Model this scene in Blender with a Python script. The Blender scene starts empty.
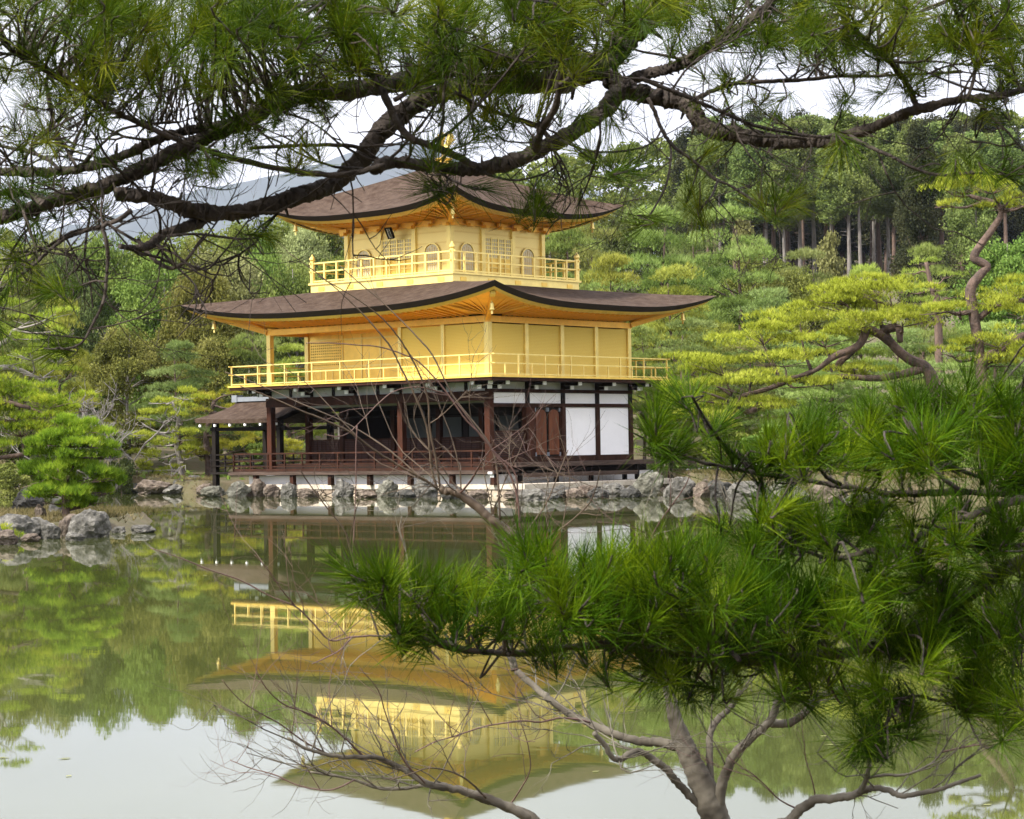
import bpy, math, random
import numpy as np
from mathutils import Vector, Matrix, noise as mnoise

R = math.radians
random.seed(7)
rng = np.random.default_rng(7)
SC = bpy.context.scene
COL = SC.collection

# ------------------------------------------------------------------ camera
FPX, CX, CY = 2200.0, 512.0, 409.5
CAM = np.array([53.24, -61.354, 1.797])
YAW, PITCH, ROLL = 0.7043, 0.0166, 0.0159
FW = np.array([-math.sin(YAW) * math.cos(PITCH), math.cos(YAW) * math.cos(PITCH), math.sin(PITCH)])
RT0 = np.array([math.cos(YAW), math.sin(YAW), 0.0])
UP0 = np.cross(RT0, FW)
RT = RT0 * math.cos(ROLL) - UP0 * math.sin(ROLL)
UP = RT0 * math.sin(ROLL) + UP0 * math.cos(ROLL)
FH = np.array([-math.sin(YAW), math.cos(YAW), 0.0])      # horizontal forward
cam_data = bpy.data.cameras.new("camera")
cam = bpy.data.objects.new("camera", cam_data)
COL.objects.link(cam)
cam.matrix_world = Matrix(((RT[0], UP[0], -FW[0], CAM[0]), (RT[1], UP[1], -FW[1], CAM[1]),
                           (RT[2], UP[2], -FW[2], CAM[2]), (0, 0, 0, 1)))
cam_data.sensor_width = 36.0
cam_data.lens = FPX / 1024.0 * 36.0
cam_data.clip_start, cam_data.clip_end = 0.05, 20000.0
cam_data.dof.use_dof = True
cam_data.dof.focus_distance = 78.0
cam_data.dof.aperture_fstop = 36.0
SC.camera = cam

# ------------------------------------------------------------------ light
SUN_DIR = np.array([-0.22, -0.70, 0.68])     # towards the sun, a veiled sun behind the camera's left
SUN_DIR /= np.linalg.norm(SUN_DIR)
world = bpy.data.worlds.new("World")
SC.world = world
world.use_nodes = True
nt = world.node_tree
nt.nodes.clear()
wo = nt.nodes.new("ShaderNodeOutputWorld")
bg = nt.nodes.new("ShaderNodeBackground")
sky = nt.nodes.new("ShaderNodeTexSky")
sky.sky_type = 'NISHITA'
sky.sun_disc = False
sky.sun_elevation = math.asin(SUN_DIR[2])
sky.sun_rotation = math.atan2(SUN_DIR[0], SUN_DIR[1])
sky.dust_density = 3.0
tc = nt.nodes.new("ShaderNodeTexCoord")
mp = nt.nodes.new("ShaderNodeMapping")
mp.inputs['Scale'].default_value = (1.0, 1.0, 3.0)
no = nt.nodes.new("ShaderNodeTexNoise")
no.inputs['Scale'].default_value = 2.6
no.inputs['Detail'].default_value = 6.0
cr = nt.nodes.new("ShaderNodeValToRGB")
cr.color_ramp.elements[0].position = 0.30
cr.color_ramp.elements[0].color = (6.6, 6.5, 7.0, 1)
cr.color_ramp.elements[1].position = 0.72
cr.color_ramp.elements[1].color = (9.8, 9.6, 10.0, 1)
mx = nt.nodes.new("ShaderNodeMix")
mx.data_type = 'RGBA'
mx.inputs[0].default_value = 0.93
nt.links.new(tc.outputs['Generated'], mp.inputs['Vector'])
nt.links.new(mp.outputs[0], no.inputs['Vector'])
nt.links.new(no.outputs[0], cr.inputs[0])
nt.links.new(sky.outputs[0], mx.inputs[6])
nt.links.new(cr.outputs[0], mx.inputs[7])
sz = nt.nodes.new("ShaderNodeSeparateXYZ")          # overcast skies are darker towards the horizon
mr = nt.nodes.new("ShaderNodeMapRange")
mr.inputs[3].default_value = 0.54
mr.inputs[4].default_value = 1.30
vm = nt.nodes.new("ShaderNodeVectorMath")
vm.operation = 'SCALE'
nt.links.new(tc.outputs['Generated'], sz.inputs[0])
nt.links.new(sz.outputs[2], mr.inputs[0])
nt.links.new(mx.outputs[2], vm.inputs[0])
nt.links.new(mr.outputs[0], vm.inputs['Scale'])
nt.links.new(vm.outputs[0], bg.inputs[0])
bg.inputs[1].default_value = 0.1
nt.links.new(bg.outputs[0], wo.inputs[0])

sun_data = bpy.data.lights.new("sun", 'SUN')
sun_data.energy = 3.6
sun_data.angle = R(8)
sun_data.color = (1.0, 0.95, 0.86)
sun = bpy.data.objects.new("sun", sun_data)
COL.objects.link(sun)
sun.rotation_euler = Vector(SUN_DIR).to_track_quat('Z', 'Y').to_euler()

SC.view_settings.view_transform = 'Standard'
SC.view_settings.look = 'None'
SC.view_settings.exposure = 1.5
SC.view_settings.gamma = 1.0
SC.view_settings.use_curve_mapping = False
SC.render.engine = 'CYCLES'
cy = SC.cycles
cy.use_denoising = True
try:
    cy.denoiser = 'OPENIMAGEDENOISE'
    cy.denoising_input_passes = 'RGB_ALBEDO_NORMAL'
except Exception:
    pass
cy.max_bounces = 6
cy.diffuse_bounces = 3
cy.glossy_bounces = 4
cy.transmission_bounces = 4
cy.volume_bounces = 0
cy.sample_clamp_indirect = 6.0
cy.caustics_reflective = False
cy.caustics_refractive = False


def pt(x, y, d):
    """world point seen at pixel (x, y) at depth d metres"""
    return CAM + (RT * ((x - CX) / FPX) - UP * ((y - CY) / FPX) + FW) * d


def on_level(x, y, z=0.0):
    r = RT * ((x - CX) / FPX) - UP * ((y - CY) / FPX) + FW
    return CAM + r * ((z - CAM[2]) / r[2])


def depth_of(p):
    return float((np.asarray(p) - CAM) @ FW)


# ------------------------------------------------------------------ helpers
def origin_of(o):
    off = np.zeros(3)
    while o is not None:
        off += np.array(o.location)
        o = o.parent
    return off


class MB:
    """collects shapes; build() links them as ONE mesh object"""
    def __init__(s):
        s.v, s.f, s.m = [], [], []
        s.mi = 0

    def add(s, vs, fs):
        n = len(s.v)
        s.v.extend([tuple(map(float, q)) for q in vs])
        for f in fs:
            s.f.append(tuple(i + n for i in f))
            s.m.append(s.mi)

    def box(s, x0, x1, y0, y1, z0, z1):
        if x0 > x1: x0, x1 = x1, x0
        if y0 > y1: y0, y1 = y1, y0
        if z0 > z1: z0, z1 = z1, z0
        s.add([(x0, y0, z0), (x1, y0, z0), (x1, y1, z0), (x0, y1, z0), (x0, y0, z1), (x1, y0, z1), (x1, y1, z1), (x0, y1, z1)],
              [(3, 2, 1, 0), (4, 5, 6, 7), (0, 1, 5, 4), (1, 2, 6, 5), (2, 3, 7, 6), (3, 0, 4, 7)])

    def bar(s, a, b, w, h):
        """rectangular bar from a to b"""
        a, b = np.array(a, float), np.array(b, float)
        d = b - a
        d /= np.linalg.norm(d)
        up = np.array([0, 0, 1.0]) if abs(d[2]) < 0.95 else np.array([0, 1.0, 0])
        sd = np.cross(d, up); sd /= np.linalg.norm(sd)
        uu = np.cross(sd, d)
        vs = []
        for p in (a, b):
            for i, j in ((-1, -1), (1, -1), (1, 1), (-1, 1)):
                vs.append(p + sd * i * w / 2 + uu * j * h / 2)
        s.add(vs, [(3, 2, 1, 0), (4, 5, 6, 7), (0, 1, 5, 4), (1, 2, 6, 5), (2, 3, 7, 6), (3, 0, 4, 7)])

    def tube(s, pts, rad, sides=6, bump=0.0, cap=True, rough=0.0):
        pts = np.array(pts, float)
        n = len(pts)
        rad = np.broadcast_to(np.array(rad, float), (n,))
        t = np.gradient(pts, axis=0)
        t /= np.linalg.norm(t, axis=1)[:, None] + 1e-12
        ref = np.array([0, 0, 1.0]) if abs(t[0][2]) < 0.9 else np.array([1.0, 0, 0])
        u = np.cross(t[0], ref); u /= np.linalg.norm(u)
        vs = []
        for i in range(n):
            u = u - t[i] * (u @ t[i]); u /= np.linalg.norm(u) + 1e-12
            w = np.cross(t[i], u)
            for k in range(sides):
                a = 2 * math.pi * k / sides
                r = rad[i] * (1 + (random.uniform(-bump, bump) if bump else 0))
                if rough:
                    q = Vector(pts[i] + (u * math.cos(a) + w * math.sin(a)) * rad[i])
                    r *= 1 + rough * (mnoise.noise(q * 14) * 1.0 + mnoise.noise(q * 42) * 1.1 + mnoise.noise(q * 110) * 0.7)
                vs.append(pts[i] + (u * math.cos(a) + w * math.sin(a)) * r)
        fs = []
        for i in range(n - 1):
            for k in range(sides):
                k2 = (k + 1) % sides
                fs.append((i * sides + k, i * sides + k2, (i + 1) * sides + k2, (i + 1) * sides + k))
        if cap:
            fs.append(tuple(range(sides - 1, -1, -1)))
            fs.append(tuple((n - 1) * sides + k for k in range(sides)))
        s.add(vs, fs)

    def lathe(s, c, prof, sides=10):
        """profile [(r, z)] turned about the vertical through c"""
        vs, fs = [], []
        for r, z in prof:
            for k in range(sides):
                a = 2 * math.pi * k / sides
                vs.append((c[0] + r * math.cos(a), c[1] + r * math.sin(a), c[2] + z))
        for i in range(len(prof) - 1):
            for k in range(sides):
                k2 = (k + 1) % sides
                fs.append((i * sides + k, i * sides + k2, (i + 1) * sides + k2, (i + 1) * sides + k))
        fs.append(tuple(range(sides - 1, -1, -1)))
        fs.append(tuple((len(prof) - 1) * sides + k for k in range(sides)))
        s.add(vs, fs)

    def build(s, name, mats, parent=None, smooth=False):
        me = bpy.data.meshes.new(name)
        off = origin_of(parent)
        me.from_pydata([(a - off[0], b - off[1], c - off[2]) for a, b, c in s.v], [], s.f)
        if not isinstance(mats, (list, tuple)): mats = [mats]
        for m in mats: me.materials.append(m)
        if len(mats) > 1:
            me.polygons.foreach_set("material_index", s.m)
        if smooth:
            me.polygons.foreach_set("use_smooth", [True] * len(me.polygons))
        me.update()
        o = bpy.data.objects.new(name, me)
        COL.objects.link(o)
        if parent is not None: o.parent = parent
        return o


def np_mesh(name, verts, faces, mat, rnd=None, parent=None, smooth=False, link=True):
    """faces: (N,k) int array, all the same size"""
    me = bpy.data.meshes.new(name)
    verts = (np.asarray(verts, dtype=np.float64) - origin_of(parent)).astype(np.float32)
    faces = np.asarray(faces, dtype=np.int32)
    k = faces.shape[1]
    me.vertices.add(len(verts))
    me.vertices.foreach_set("co", verts.ravel())
    me.loops.add(faces.size)
    me.loops.foreach_set("vertex_index", faces.ravel())
    me.polygons.add(len(faces))
    me.polygons.foreach_set("loop_start", np.arange(0, faces.size, k, dtype=np.int32))
    me.update(calc_edges=True)
    if rnd is not None:
        at = me.attributes.new("rnd", 'FLOAT', 'FACE')
        at.data.foreach_set("value", np.asarray(rnd, dtype=np.float32))
    if smooth:
        me.polygons.foreach_set("use_smooth", [True] * len(faces))
    me.materials.append(mat)
    if not link: return me
    o = bpy.data.objects.new(name, me)
    COL.objects.link(o)
    if parent is not None: o.parent = parent
    return o


def thing(name, label, cat, loc=(0, 0, 0), group=None):
    o = bpy.data.objects.new(name, None)
    o.empty_display_size = 0.2
    COL.objects.link(o)
    o.location = tuple(map(float, loc))
    tag(o, label, cat, group)
    return o


def tag(o, label, cat, group=None, kind=None):
    o['label'] = label
    o['category'] = cat
    if group: o['group'] = group
    if kind: o['kind'] = kind
    return o


def struct(o):
    o['kind'] = 'structure'
    return o


def smooth_path(pts, step=None, sub=6):
    """Catmull-Rom through the points (extra columns, such as radii, are carried along)"""
    p = np.array(pts, float)
    q = np.vstack([2 * p[0] - p[1], p, 2 * p[-1] - p[-2]])
    out = []
    for i in range(1, len(q) - 2):
        for k in range(sub):
            t = k / sub
            out.append(0.5 * (2 * q[i] + (q[i + 1] - q[i - 1]) * t + (2 * q[i - 1] - 5 * q[i] + 4 * q[i + 1] - q[i + 2]) * t * t
                              + (3 * q[i] - q[i - 1] - 3 * q[i + 1] + q[i + 2]) * t ** 3))
    out.append(p[-1])
    return np.array(out)


def unit(v):
    v = np.asarray(v, float)
    return v / (np.linalg.norm(v, axis=-1, keepdims=True) + 1e-12)


# ------------------------------------------------------------------ materials
def new_mat(name):
    m = bpy.data.materials.new(name)
    m.use_nodes = True
    t = m.node_tree
    b = t.nodes.get("Principled BSDF")
    return m, t, b


def mat(name, col, rough=0.6, metal=0.0, var=0.0, scale=4.0, bump=0.0, bscale=None, col2=None, spec=0.4, stretch=(1, 1, 1), detail=5.0):
    m, t, b = new_mat(name)
    b.inputs['Roughness'].default_value = rough
    b.inputs['Metallic'].default_value = metal
    b.inputs['Specular IOR Level'].default_value = spec
    c = np.array(col)
    if var or col2 is not None:
        g = t.nodes.new("ShaderNodeNewGeometry")
        mpn = t.nodes.new("ShaderNodeMapping")
        mpn.inputs['Scale'].default_value = stretch
        n = t.nodes.new("ShaderNodeTexNoise")
        n.inputs['Scale'].default_value = scale
        n.inputs['Detail'].default_value = detail
        n.inputs['Roughness'].default_value = 0.65
        r = t.nodes.new("ShaderNodeValToRGB")
        r.color_ramp.elements[0].position = 0.32
        r.color_ramp.elements[1].position = 0.68
        c2 = np.array(col2) if col2 is not None else np.clip(c * (1 + var), 0, 1)
        c1 = c if col2 is not None else c * (1 - var)
        r.color_ramp.elements[0].color = (*c1, 1)
        r.color_ramp.elements[1].color = (*c2, 1)
        t.links.new(g.outputs['Position'], mpn.inputs['Vector'])
        t.links.new(mpn.outputs[0], n.inputs['Vector'])
        t.links.new(n.outputs[0], r.inputs[0])
        t.links.new(r.outputs[0], b.inputs['Base Color'])
    else:
        b.inputs['Base Color'].default_value = (*c, 1)
    if bump:
        g2 = t.nodes.new("ShaderNodeNewGeometry")
        n2 = t.nodes.new("ShaderNodeTexNoise")
        n2.inputs['Scale'].default_value = bscale or scale * 4
        n2.inputs['Detail'].default_value = 6.0
        bp = t.nodes.new("ShaderNodeBump")
        bp.inputs['Strength'].default_value = bump
        bp.inputs['Distance'].default_value = 0.05
        t.links.new(g2.outputs['Position'], n2.inputs['Vector'])
        t.links.new(n2.outputs[0], bp.inputs['Height'])
        t.links.new(bp.outputs[0], b.inputs['Normal'])
    return m


def slat_mat(name, c1, c2, pitch, rough=0.40, metal=0.45, duty=0.5):
    """horizontal slats: fine darker joints every pitch metres"""
    m, t, b = new_mat(name)
    g = t.nodes.new("ShaderNodeNewGeometry")
    sx = t.nodes.new("ShaderNodeSeparateXYZ")
    mu = t.nodes.new("ShaderNodeMath"); mu.operation = 'MULTIPLY'; mu.inputs[1].default_value = 1.0 / pitch
    fr = t.nodes.new("ShaderNodeMath"); fr.operation = 'FRACT'
    ra = t.nodes.new("ShaderNodeValToRGB")
    ra.color_ramp.elements[0].position = duty - 0.12
    ra.color_ramp.elements[1].position = duty + 0.12
    ra.color_ramp.elements[0].color = (*c1, 1)
    ra.color_ramp.elements[1].color = (*c2, 1)
    bp = t.nodes.new("ShaderNodeBump")
    bp.inputs['Strength'].default_value = 0.35
    bp.inputs['Distance'].default_value = 0.02
    t.links.new(g.outputs['Position'], sx.inputs[0])
    t.links.new(sx.outputs[2], mu.inputs[0])
    t.links.new(mu.outputs[0], fr.inputs[0])
    t.links.new(fr.outputs[0], ra.inputs[0])
    t.links.new(ra.outputs[0], b.inputs['Base Color'])
    t.links.new(fr.outputs[0], bp.inputs['Height'])
    t.links.new(bp.outputs[0], b.inputs['Normal'])
    b.inputs['Roughness'].default_value = rough
    b.inputs['Metallic'].default_value = metal
    b.inputs['Specular IOR Level'].default_value = 0.2
    return m


def leaf_mat(name, dark, mid, light, transl=0.3, hue=0.025, val=0.35, clump=0.6):
    m, t, b = new_mat(name)
    out = t.nodes.get("Material Output")
    at = t.nodes.new("ShaderNodeAttribute"); at.attribute_name = "rnd"
    g = t.nodes.new("ShaderNodeNewGeometry")
    n = t.nodes.new("ShaderNodeTexNoise")
    n.inputs['Scale'].default_value = clump
    n.inputs['Detail'].default_value = 3.0
    ad = t.nodes.new("ShaderNodeMath"); ad.operation = 'MULTIPLY_ADD'
    ad.inputs[1].default_value = 0.55
    sb = t.nodes.new("ShaderNodeMath"); sb.operation = 'MULTIPLY_ADD'
    sb.inputs[1].default_value = 1.3; sb.inputs[2].default_value = -0.43
    r = t.nodes.new("ShaderNodeValToRGB")
    r.color_ramp.elements[0].position = 0.08
    r.color_ramp.elements[0].color = (*dark, 1)
    r.color_ramp.elements[1].position = 0.92
    r.color_ramp.elements[1].color = (*light, 1)
    e = r.color_ramp.elements.new(0.5); e.color = (*mid, 1)
    oi = t.nodes.new("ShaderNodeObjectInfo")
    hs = t.nodes.new("ShaderNodeHueSaturation")
    hm = t.nodes.new("ShaderNodeMath"); hm.operation = 'MULTIPLY_ADD'
    hm.inputs[1].default_value = 2 * hue; hm.inputs[2].default_value = 0.5 - hue
    vm = t.nodes.new("ShaderNodeMath"); vm.operation = 'MULTIPLY_ADD'
    vm.inputs[1].default_value = val; vm.inputs[2].default_value = 1 - val / 2
    t.links.new(g.outputs['Position'], n.inputs['Vector'])
    t.links.new(n.outputs[0], sb.inputs[0])
    t.links.new(at.outputs['Fac'], ad.inputs[0])
    t.links.new(sb.outputs[0], ad.inputs[2])
    t.links.new(ad.outputs[0], r.inputs[0])
    t.links.new(r.outputs[0], hs.inputs['Color'])
    t.links.new(oi.outputs['Random'], hm.inputs[0])
    t.links.new(oi.outputs['Random'], vm.inputs[0])
    t.links.new(hm.outputs[0], hs.inputs['Hue'])
    t.links.new(vm.outputs[0], hs.inputs['Value'])
    t.links.new(hs.outputs[0], b.inputs['Base Color'])
    b.inputs['Roughness'].default_value = 0.5
    b.inputs['Specular IOR Level'].default_value = 0.05
    tr = t.nodes.new("ShaderNodeBsdfTranslucent")
    t.links.new(hs.outputs[0], tr.inputs['Color'])
    ms = t.nodes.new("ShaderNodeMixShader")
    ms.inputs[0].default_value = transl
    t.links.new(b.outputs[0], ms.inputs[1])
    t.links.new(tr.outputs[0], ms.inputs[2])
    t.links.new(ms.outputs[0], out.inputs['Surface'])
    return m


def bark_mat(name, c1, c2, scale=30.0, bump=0.6, dist=0.01):
    m, t, b = new_mat(name)
    g = t.nodes.new("ShaderNodeNewGeometry")
    v = t.nodes.new("ShaderNodeTexVoronoi"); v.inputs['Scale'].default_value = scale
    v.feature = 'DISTANCE_TO_EDGE'
    n = t.nodes.new("ShaderNodeTexNoise"); n.inputs['Scale'].default_value = scale * 0.7; n.inputs['Detail'].default_value = 6
    r = t.nodes.new("ShaderNodeValToRGB")
    r.color_ramp.elements[0].position = 0.3; r.color_ramp.elements[0].color = (*c1, 1)
    r.color_ramp.elements[1].position = 0.7; r.color_ramp.elements[1].color = (*c2, 1)
    mu = t.nodes.new("ShaderNodeMath"); mu.operation = 'MULTIPLY_ADD'; mu.inputs[1].default_value = 0.8
    bp = t.nodes.new("ShaderNodeBump"); bp.inputs['Strength'].default_value = bump; bp.inputs['Distance'].default_value = dist
    t.links.new(g.outputs['Position'], v.inputs['Vector'])
    t.links.new(g.outputs['Position'], n.inputs['Vector'])
    t.links.new(n.outputs[0], r.inputs[0])
    t.links.new(r.outputs[0], b.inputs['Base Color'])
    t.links.new(v.outputs[0], mu.inputs[0])
    t.links.new(n.outputs[0], mu.inputs[2])
    t.links.new(mu.outputs[0], bp.inputs['Height'])
    t.links.new(bp.outputs[0], b.inputs['Normal'])
    b.inputs['Roughness'].default_value = 0.85
    b.inputs['Specular IOR Level'].default_value = 0.2
    return m


M = {}
M['gold'] = mat('gold_leaf', (0.90, 0.60, 0.125), 0.36, 0.6, var=0.12, scale=2.2, bump=0.12, bscale=5)
M['gold_pale'] = mat('pale_gold_leaf', (0.93, 0.71, 0.23), 0.36, 0.5, var=0.11, scale=2.4, bump=0.10, bscale=5)
M['gold_eave_glow'] = mat('eave_glow_gold_leaf', (0.90, 0.50, 0.085), 0.38, 0.6, var=0.12, scale=2.0)  # deeper orange puts the under-eave inter-reflection glow into the gold's colour
M['gold_slat'] = slat_mat('gold_slat', (0.95, 0.67, 0.14), (0.98, 0.73, 0.18), 0.055, metal=0.12, rough=0.5)
M['gold_board'] = slat_mat('gold_board', (0.82, 0.59, 0.18), (0.95, 0.74, 0.27), 0.42, duty=0.08)
M['gold_grid'] = mat('gold_grid', (0.75, 0.55, 0.22), 0.5, 0.3)
M['paper'] = mat('paper', (0.74, 0.66, 0.44), 0.7, var=0.06)
M['bark_roof'] = mat('cypress_bark_roof', (0.034, 0.021, 0.015), 0.9, col2=(0.082, 0.058, 0.044), scale=3.2, bump=0.5, bscale=30, spec=0.06, detail=10.0)
M['roof_edge'] = mat('roof_edge', (0.010, 0.007, 0.006), 0.8, col2=(0.028, 0.016, 0.012), scale=3.0, stretch=(1, 1, 14))
M['wood'] = mat('dark_wood', (0.018, 0.008, 0.004), 0.7, col2=(0.048, 0.018, 0.010), scale=3.0, stretch=(1, 1, 0.25), spec=0.12)
M['wood_red'] = mat('red_brown_wood', (0.024, 0.009, 0.005), 0.7, col2=(0.066, 0.022, 0.011), scale=4.0, stretch=(1, 1, 0.2), spec=0.12)
M['wood_door'] = mat('door_wood', (0.080, 0.025, 0.010), 0.6, col2=(0.175, 0.058, 0.024), scale=6.0, stretch=(1, 1, 0.12), spec=0.2)
M['wood_black'] = mat('black_wood', (0.012, 0.009, 0.007), 0.7, var=0.3, spec=0.12)
M['wood_grey'] = mat('weathered_wood', (0.034, 0.022, 0.016), 0.8, col2=(0.090, 0.063, 0.050), scale=3.0, stretch=(0.4, 0.4, 4), spec=0.15)
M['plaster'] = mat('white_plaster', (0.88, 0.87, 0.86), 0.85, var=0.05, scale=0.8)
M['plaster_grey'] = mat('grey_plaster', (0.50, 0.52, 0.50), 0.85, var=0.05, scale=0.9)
M['white_tip'] = mat('white_paint', (0.86, 0.86, 0.84), 0.6)
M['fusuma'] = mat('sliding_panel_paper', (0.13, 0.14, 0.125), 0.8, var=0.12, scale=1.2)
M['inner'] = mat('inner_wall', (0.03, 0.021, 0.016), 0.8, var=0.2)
def masonry_mat(name, dark, light, joint, scale):
    m, t, b = new_mat(name)
    g = t.nodes.new("ShaderNodeNewGeometry")
    mpn = t.nodes.new("ShaderNodeMapping"); mpn.inputs['Scale'].default_value = (1, 1, 1.7)
    v = t.nodes.new("ShaderNodeTexVoronoi"); v.inputs['Scale'].default_value = scale
    e = t.nodes.new("ShaderNodeTexVoronoi"); e.inputs['Scale'].default_value = scale; e.feature = 'DISTANCE_TO_EDGE'
    n = t.nodes.new("ShaderNodeTexNoise"); n.inputs['Scale'].default_value = 7; n.inputs['Detail'].default_value = 9
    sx = t.nodes.new("ShaderNodeSeparateColor")
    ad = t.nodes.new("ShaderNodeMath"); ad.operation = 'MULTIPLY_ADD'; ad.inputs[1].default_value = 0.6
    sb = t.nodes.new("ShaderNodeMath"); sb.operation = 'MULTIPLY_ADD'; sb.inputs[1].default_value = 1.2; sb.inputs[2].default_value = -0.35
    r = t.nodes.new("ShaderNodeValToRGB")
    r.color_ramp.elements[0].color = (*dark, 1); r.color_ramp.elements[1].color = (*light, 1)
    jr = t.nodes.new("ShaderNodeMapRange"); jr.inputs[1].default_value = 0.015; jr.inputs[2].default_value = 0.07
    mx_ = t.nodes.new("ShaderNodeMix"); mx_.data_type = 'RGBA'; mx_.inputs[6].default_value = (*joint, 1)
    bp = t.nodes.new("ShaderNodeBump"); bp.inputs['Strength'].default_value = 1.0; bp.inputs['Distance'].default_value = 0.06
    L = t.links.new
    L(g.outputs['Position'], mpn.inputs['Vector'])
    for q in (v, e, n): L(mpn.outputs[0], q.inputs['Vector'])
    L(v.outputs['Color'], sx.inputs[0]); L(n.outputs[0], sb.inputs[0]); L(sx.outputs[0], ad.inputs[0]); L(sb.outputs[0], ad.inputs[2])
    L(ad.outputs[0], r.inputs[0]); L(e.outputs[0], jr.inputs[0]); L(jr.outputs[0], mx_.inputs[0]); L(r.outputs[0], mx_.inputs[7])
    L(mx_.outputs[2], b.inputs['Base Color']); L(jr.outputs[0], bp.inputs['Height']); L(bp.outputs[0], b.inputs['Normal'])
    b.inputs['Roughness'].default_value = 0.9; b.inputs['Specular IOR Level'].default_value = 0.2
    return m
M['sand_stone'] = masonry_mat('sandy_stone', (0.17, 0.125, 0.09), (0.48, 0.40, 0.31), (0.05, 0.038, 0.028), 2.3)
def rock_mat(name, dark, mid, light):
    m, t, b = new_mat(name)
    g = t.nodes.new("ShaderNodeNewGeometry")
    n = t.nodes.new("ShaderNodeTexNoise"); n.inputs['Scale'].default_value = 4.0; n.inputs['Detail'].default_value = 10; n.inputs['Roughness'].default_value = 0.75
    r = t.nodes.new("ShaderNodeValToRGB")
    r.color_ramp.elements[0].position = 0.33; r.color_ramp.elements[0].color = (*dark, 1)
    r.color_ramp.elements[1].position = 0.70; r.color_ramp.elements[1].color = (*light, 1)
    e = r.color_ramp.elements.new(0.52); e.color = (*mid, 1)
    v = t.nodes.new("ShaderNodeTexVoronoi"); v.inputs['Scale'].default_value = 3.2
    mu = t.nodes.new("ShaderNodeMath"); mu.operation = 'ADD'
    bp = t.nodes.new("ShaderNodeBump"); bp.inputs['Strength'].default_value = 1.0; bp.inputs['Distance'].default_value = 0.16
    t.links.new(g.outputs['Position'], n.inputs['Vector']); t.links.new(g.outputs['Position'], v.inputs['Vector'])
    t.links.new(n.outputs[0], r.inputs[0]); t.links.new(r.outputs[0], b.inputs['Base Color'])
    t.links.new(n.outputs[0], mu.inputs[0]); t.links.new(v.outputs[0], mu.inputs[1])
    t.links.new(mu.outputs[0], bp.inputs['Height']); t.links.new(bp.outputs[0], b.inputs['Normal'])
    b.inputs['Roughness'].default_value = 0.9; b.inputs['Specular IOR Level'].default_value = 0.25
    return m
M['stone'] = rock_mat('grey_rock', (0.045, 0.042, 0.036), (0.135, 0.128, 0.112), (0.32, 0.305, 0.27))
M['stone_brown'] = rock_mat('brown_rock', (0.06, 0.044, 0.033), (0.15, 0.118, 0.092), (0.32, 0.27, 0.215))
M['stone_green'] = rock_mat('lichen_rock', (0.05, 0.048, 0.034), (0.16, 0.155, 0.122), (0.35, 0.34, 0.28))
M['stone_dark'] = rock_mat('dark_rock', (0.022, 0.022, 0.02), (0.075, 0.072, 0.065), (0.20, 0.19, 0.175))
M['ledge'] = mat('pale_ledge', (0.36, 0.30, 0.235), 0.9, col2=(0.58, 0.52, 0.43), scale=1.8, bump=0.5, bscale=10, detail=9)
M['gravel'] = mat('pale_gravel', (0.50, 0.47, 0.46), 0.95, var=0.12, scale=6.0)
M['tile'] = mat('ridge_tile', (0.17, 0.185, 0.205), 0.6, var=0.12)

# ------------------------------------------------------------------ terrain, water, far mountain
SHORE = np.array([depth_of(on_level(x, y)) for x, y in
                  ((-900, 494), (-300, 493), (0, 490.5), (60, 491), (130, 493), (200, 494.5), (235, 492.5), (660, 488), (690, 494), (740, 496.5),
                   (830, 499.5), (1024, 507), (1300, 520), (2000, 560))])
SHORE_X = np.array([-900, -300, 0, 60, 130, 200, 235, 660, 690, 740, 830, 1024, 1300, 2000.])


def hash_noise(u, v, s):
    return (np.sin(u * s * 1.7 + 1.3 * np.sin(v * s * 1.1)) + np.sin(v * s * 1.9 + 1.7 * np.sin(u * s * 0.8 + 2.0))) * 0.25


def ground_h(u, v):
    u = np.asarray(u, float); v = np.asarray(v, float)
    vv = np.maximum(v, 1.0)
    px = CX + FPX * u / vv
    vs = np.interp(px, SHORE_X, SHORE)
    land = 0.62 + 0.35 * hash_noise(u, v, 0.35)
    slope = np.interp(px, [-300, 150, 450, 700, 1100], [0.10, 0.095, 0.085, 0.112, 0.122])
    hill = np.maximum(v - 108, 0) * slope
    hill = np.minimum(hill, np.interp(px, [0, 500, 800], [22, 26, 44.0]))
    t = np.clip((v - vs + 0.6) / 1.6, 0, 1)
    t = t * t * (3 - 2 * t)
    h = -0.9 + (0.9 + land) * t + hill + np.where(v > 108, 1.2 * hash_noise(u, v, 0.09), 0)
    # near bank the photographer stands on
    tb = np.clip((9.4 - v) / 3.0, 0, 1)
    h = np.maximum(h, -0.9 + 1.15 * tb * tb * (3 - 2 * tb))
    # the pond's side banks
    ts = np.clip((np.abs(u) - 46) / 8, 0, 1)
    h = np.maximum(h, -0.9 + 1.9 * ts)
    # islet at the left
    r = np.sqrt(((u + 13.6) / 4.9) ** 4 + ((v - 52.6) / 6.7) ** 4)
    ti = np.clip((1.15 - r) / 0.30, 0, 1)
    h = np.maximum(h, -0.9 + 1.17 * ti + 0.1 * hash_noise(u, v, 1.2) * ti)
    return h


def uv_of(p):
    d = np.asarray(p, float)[..., :2] - CAM[:2]
    return d @ RT0[:2], d @ FH[:2]


def ground_z(p):
    u, v = uv_of(p)
    return float(ground_h(u, v))


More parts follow.
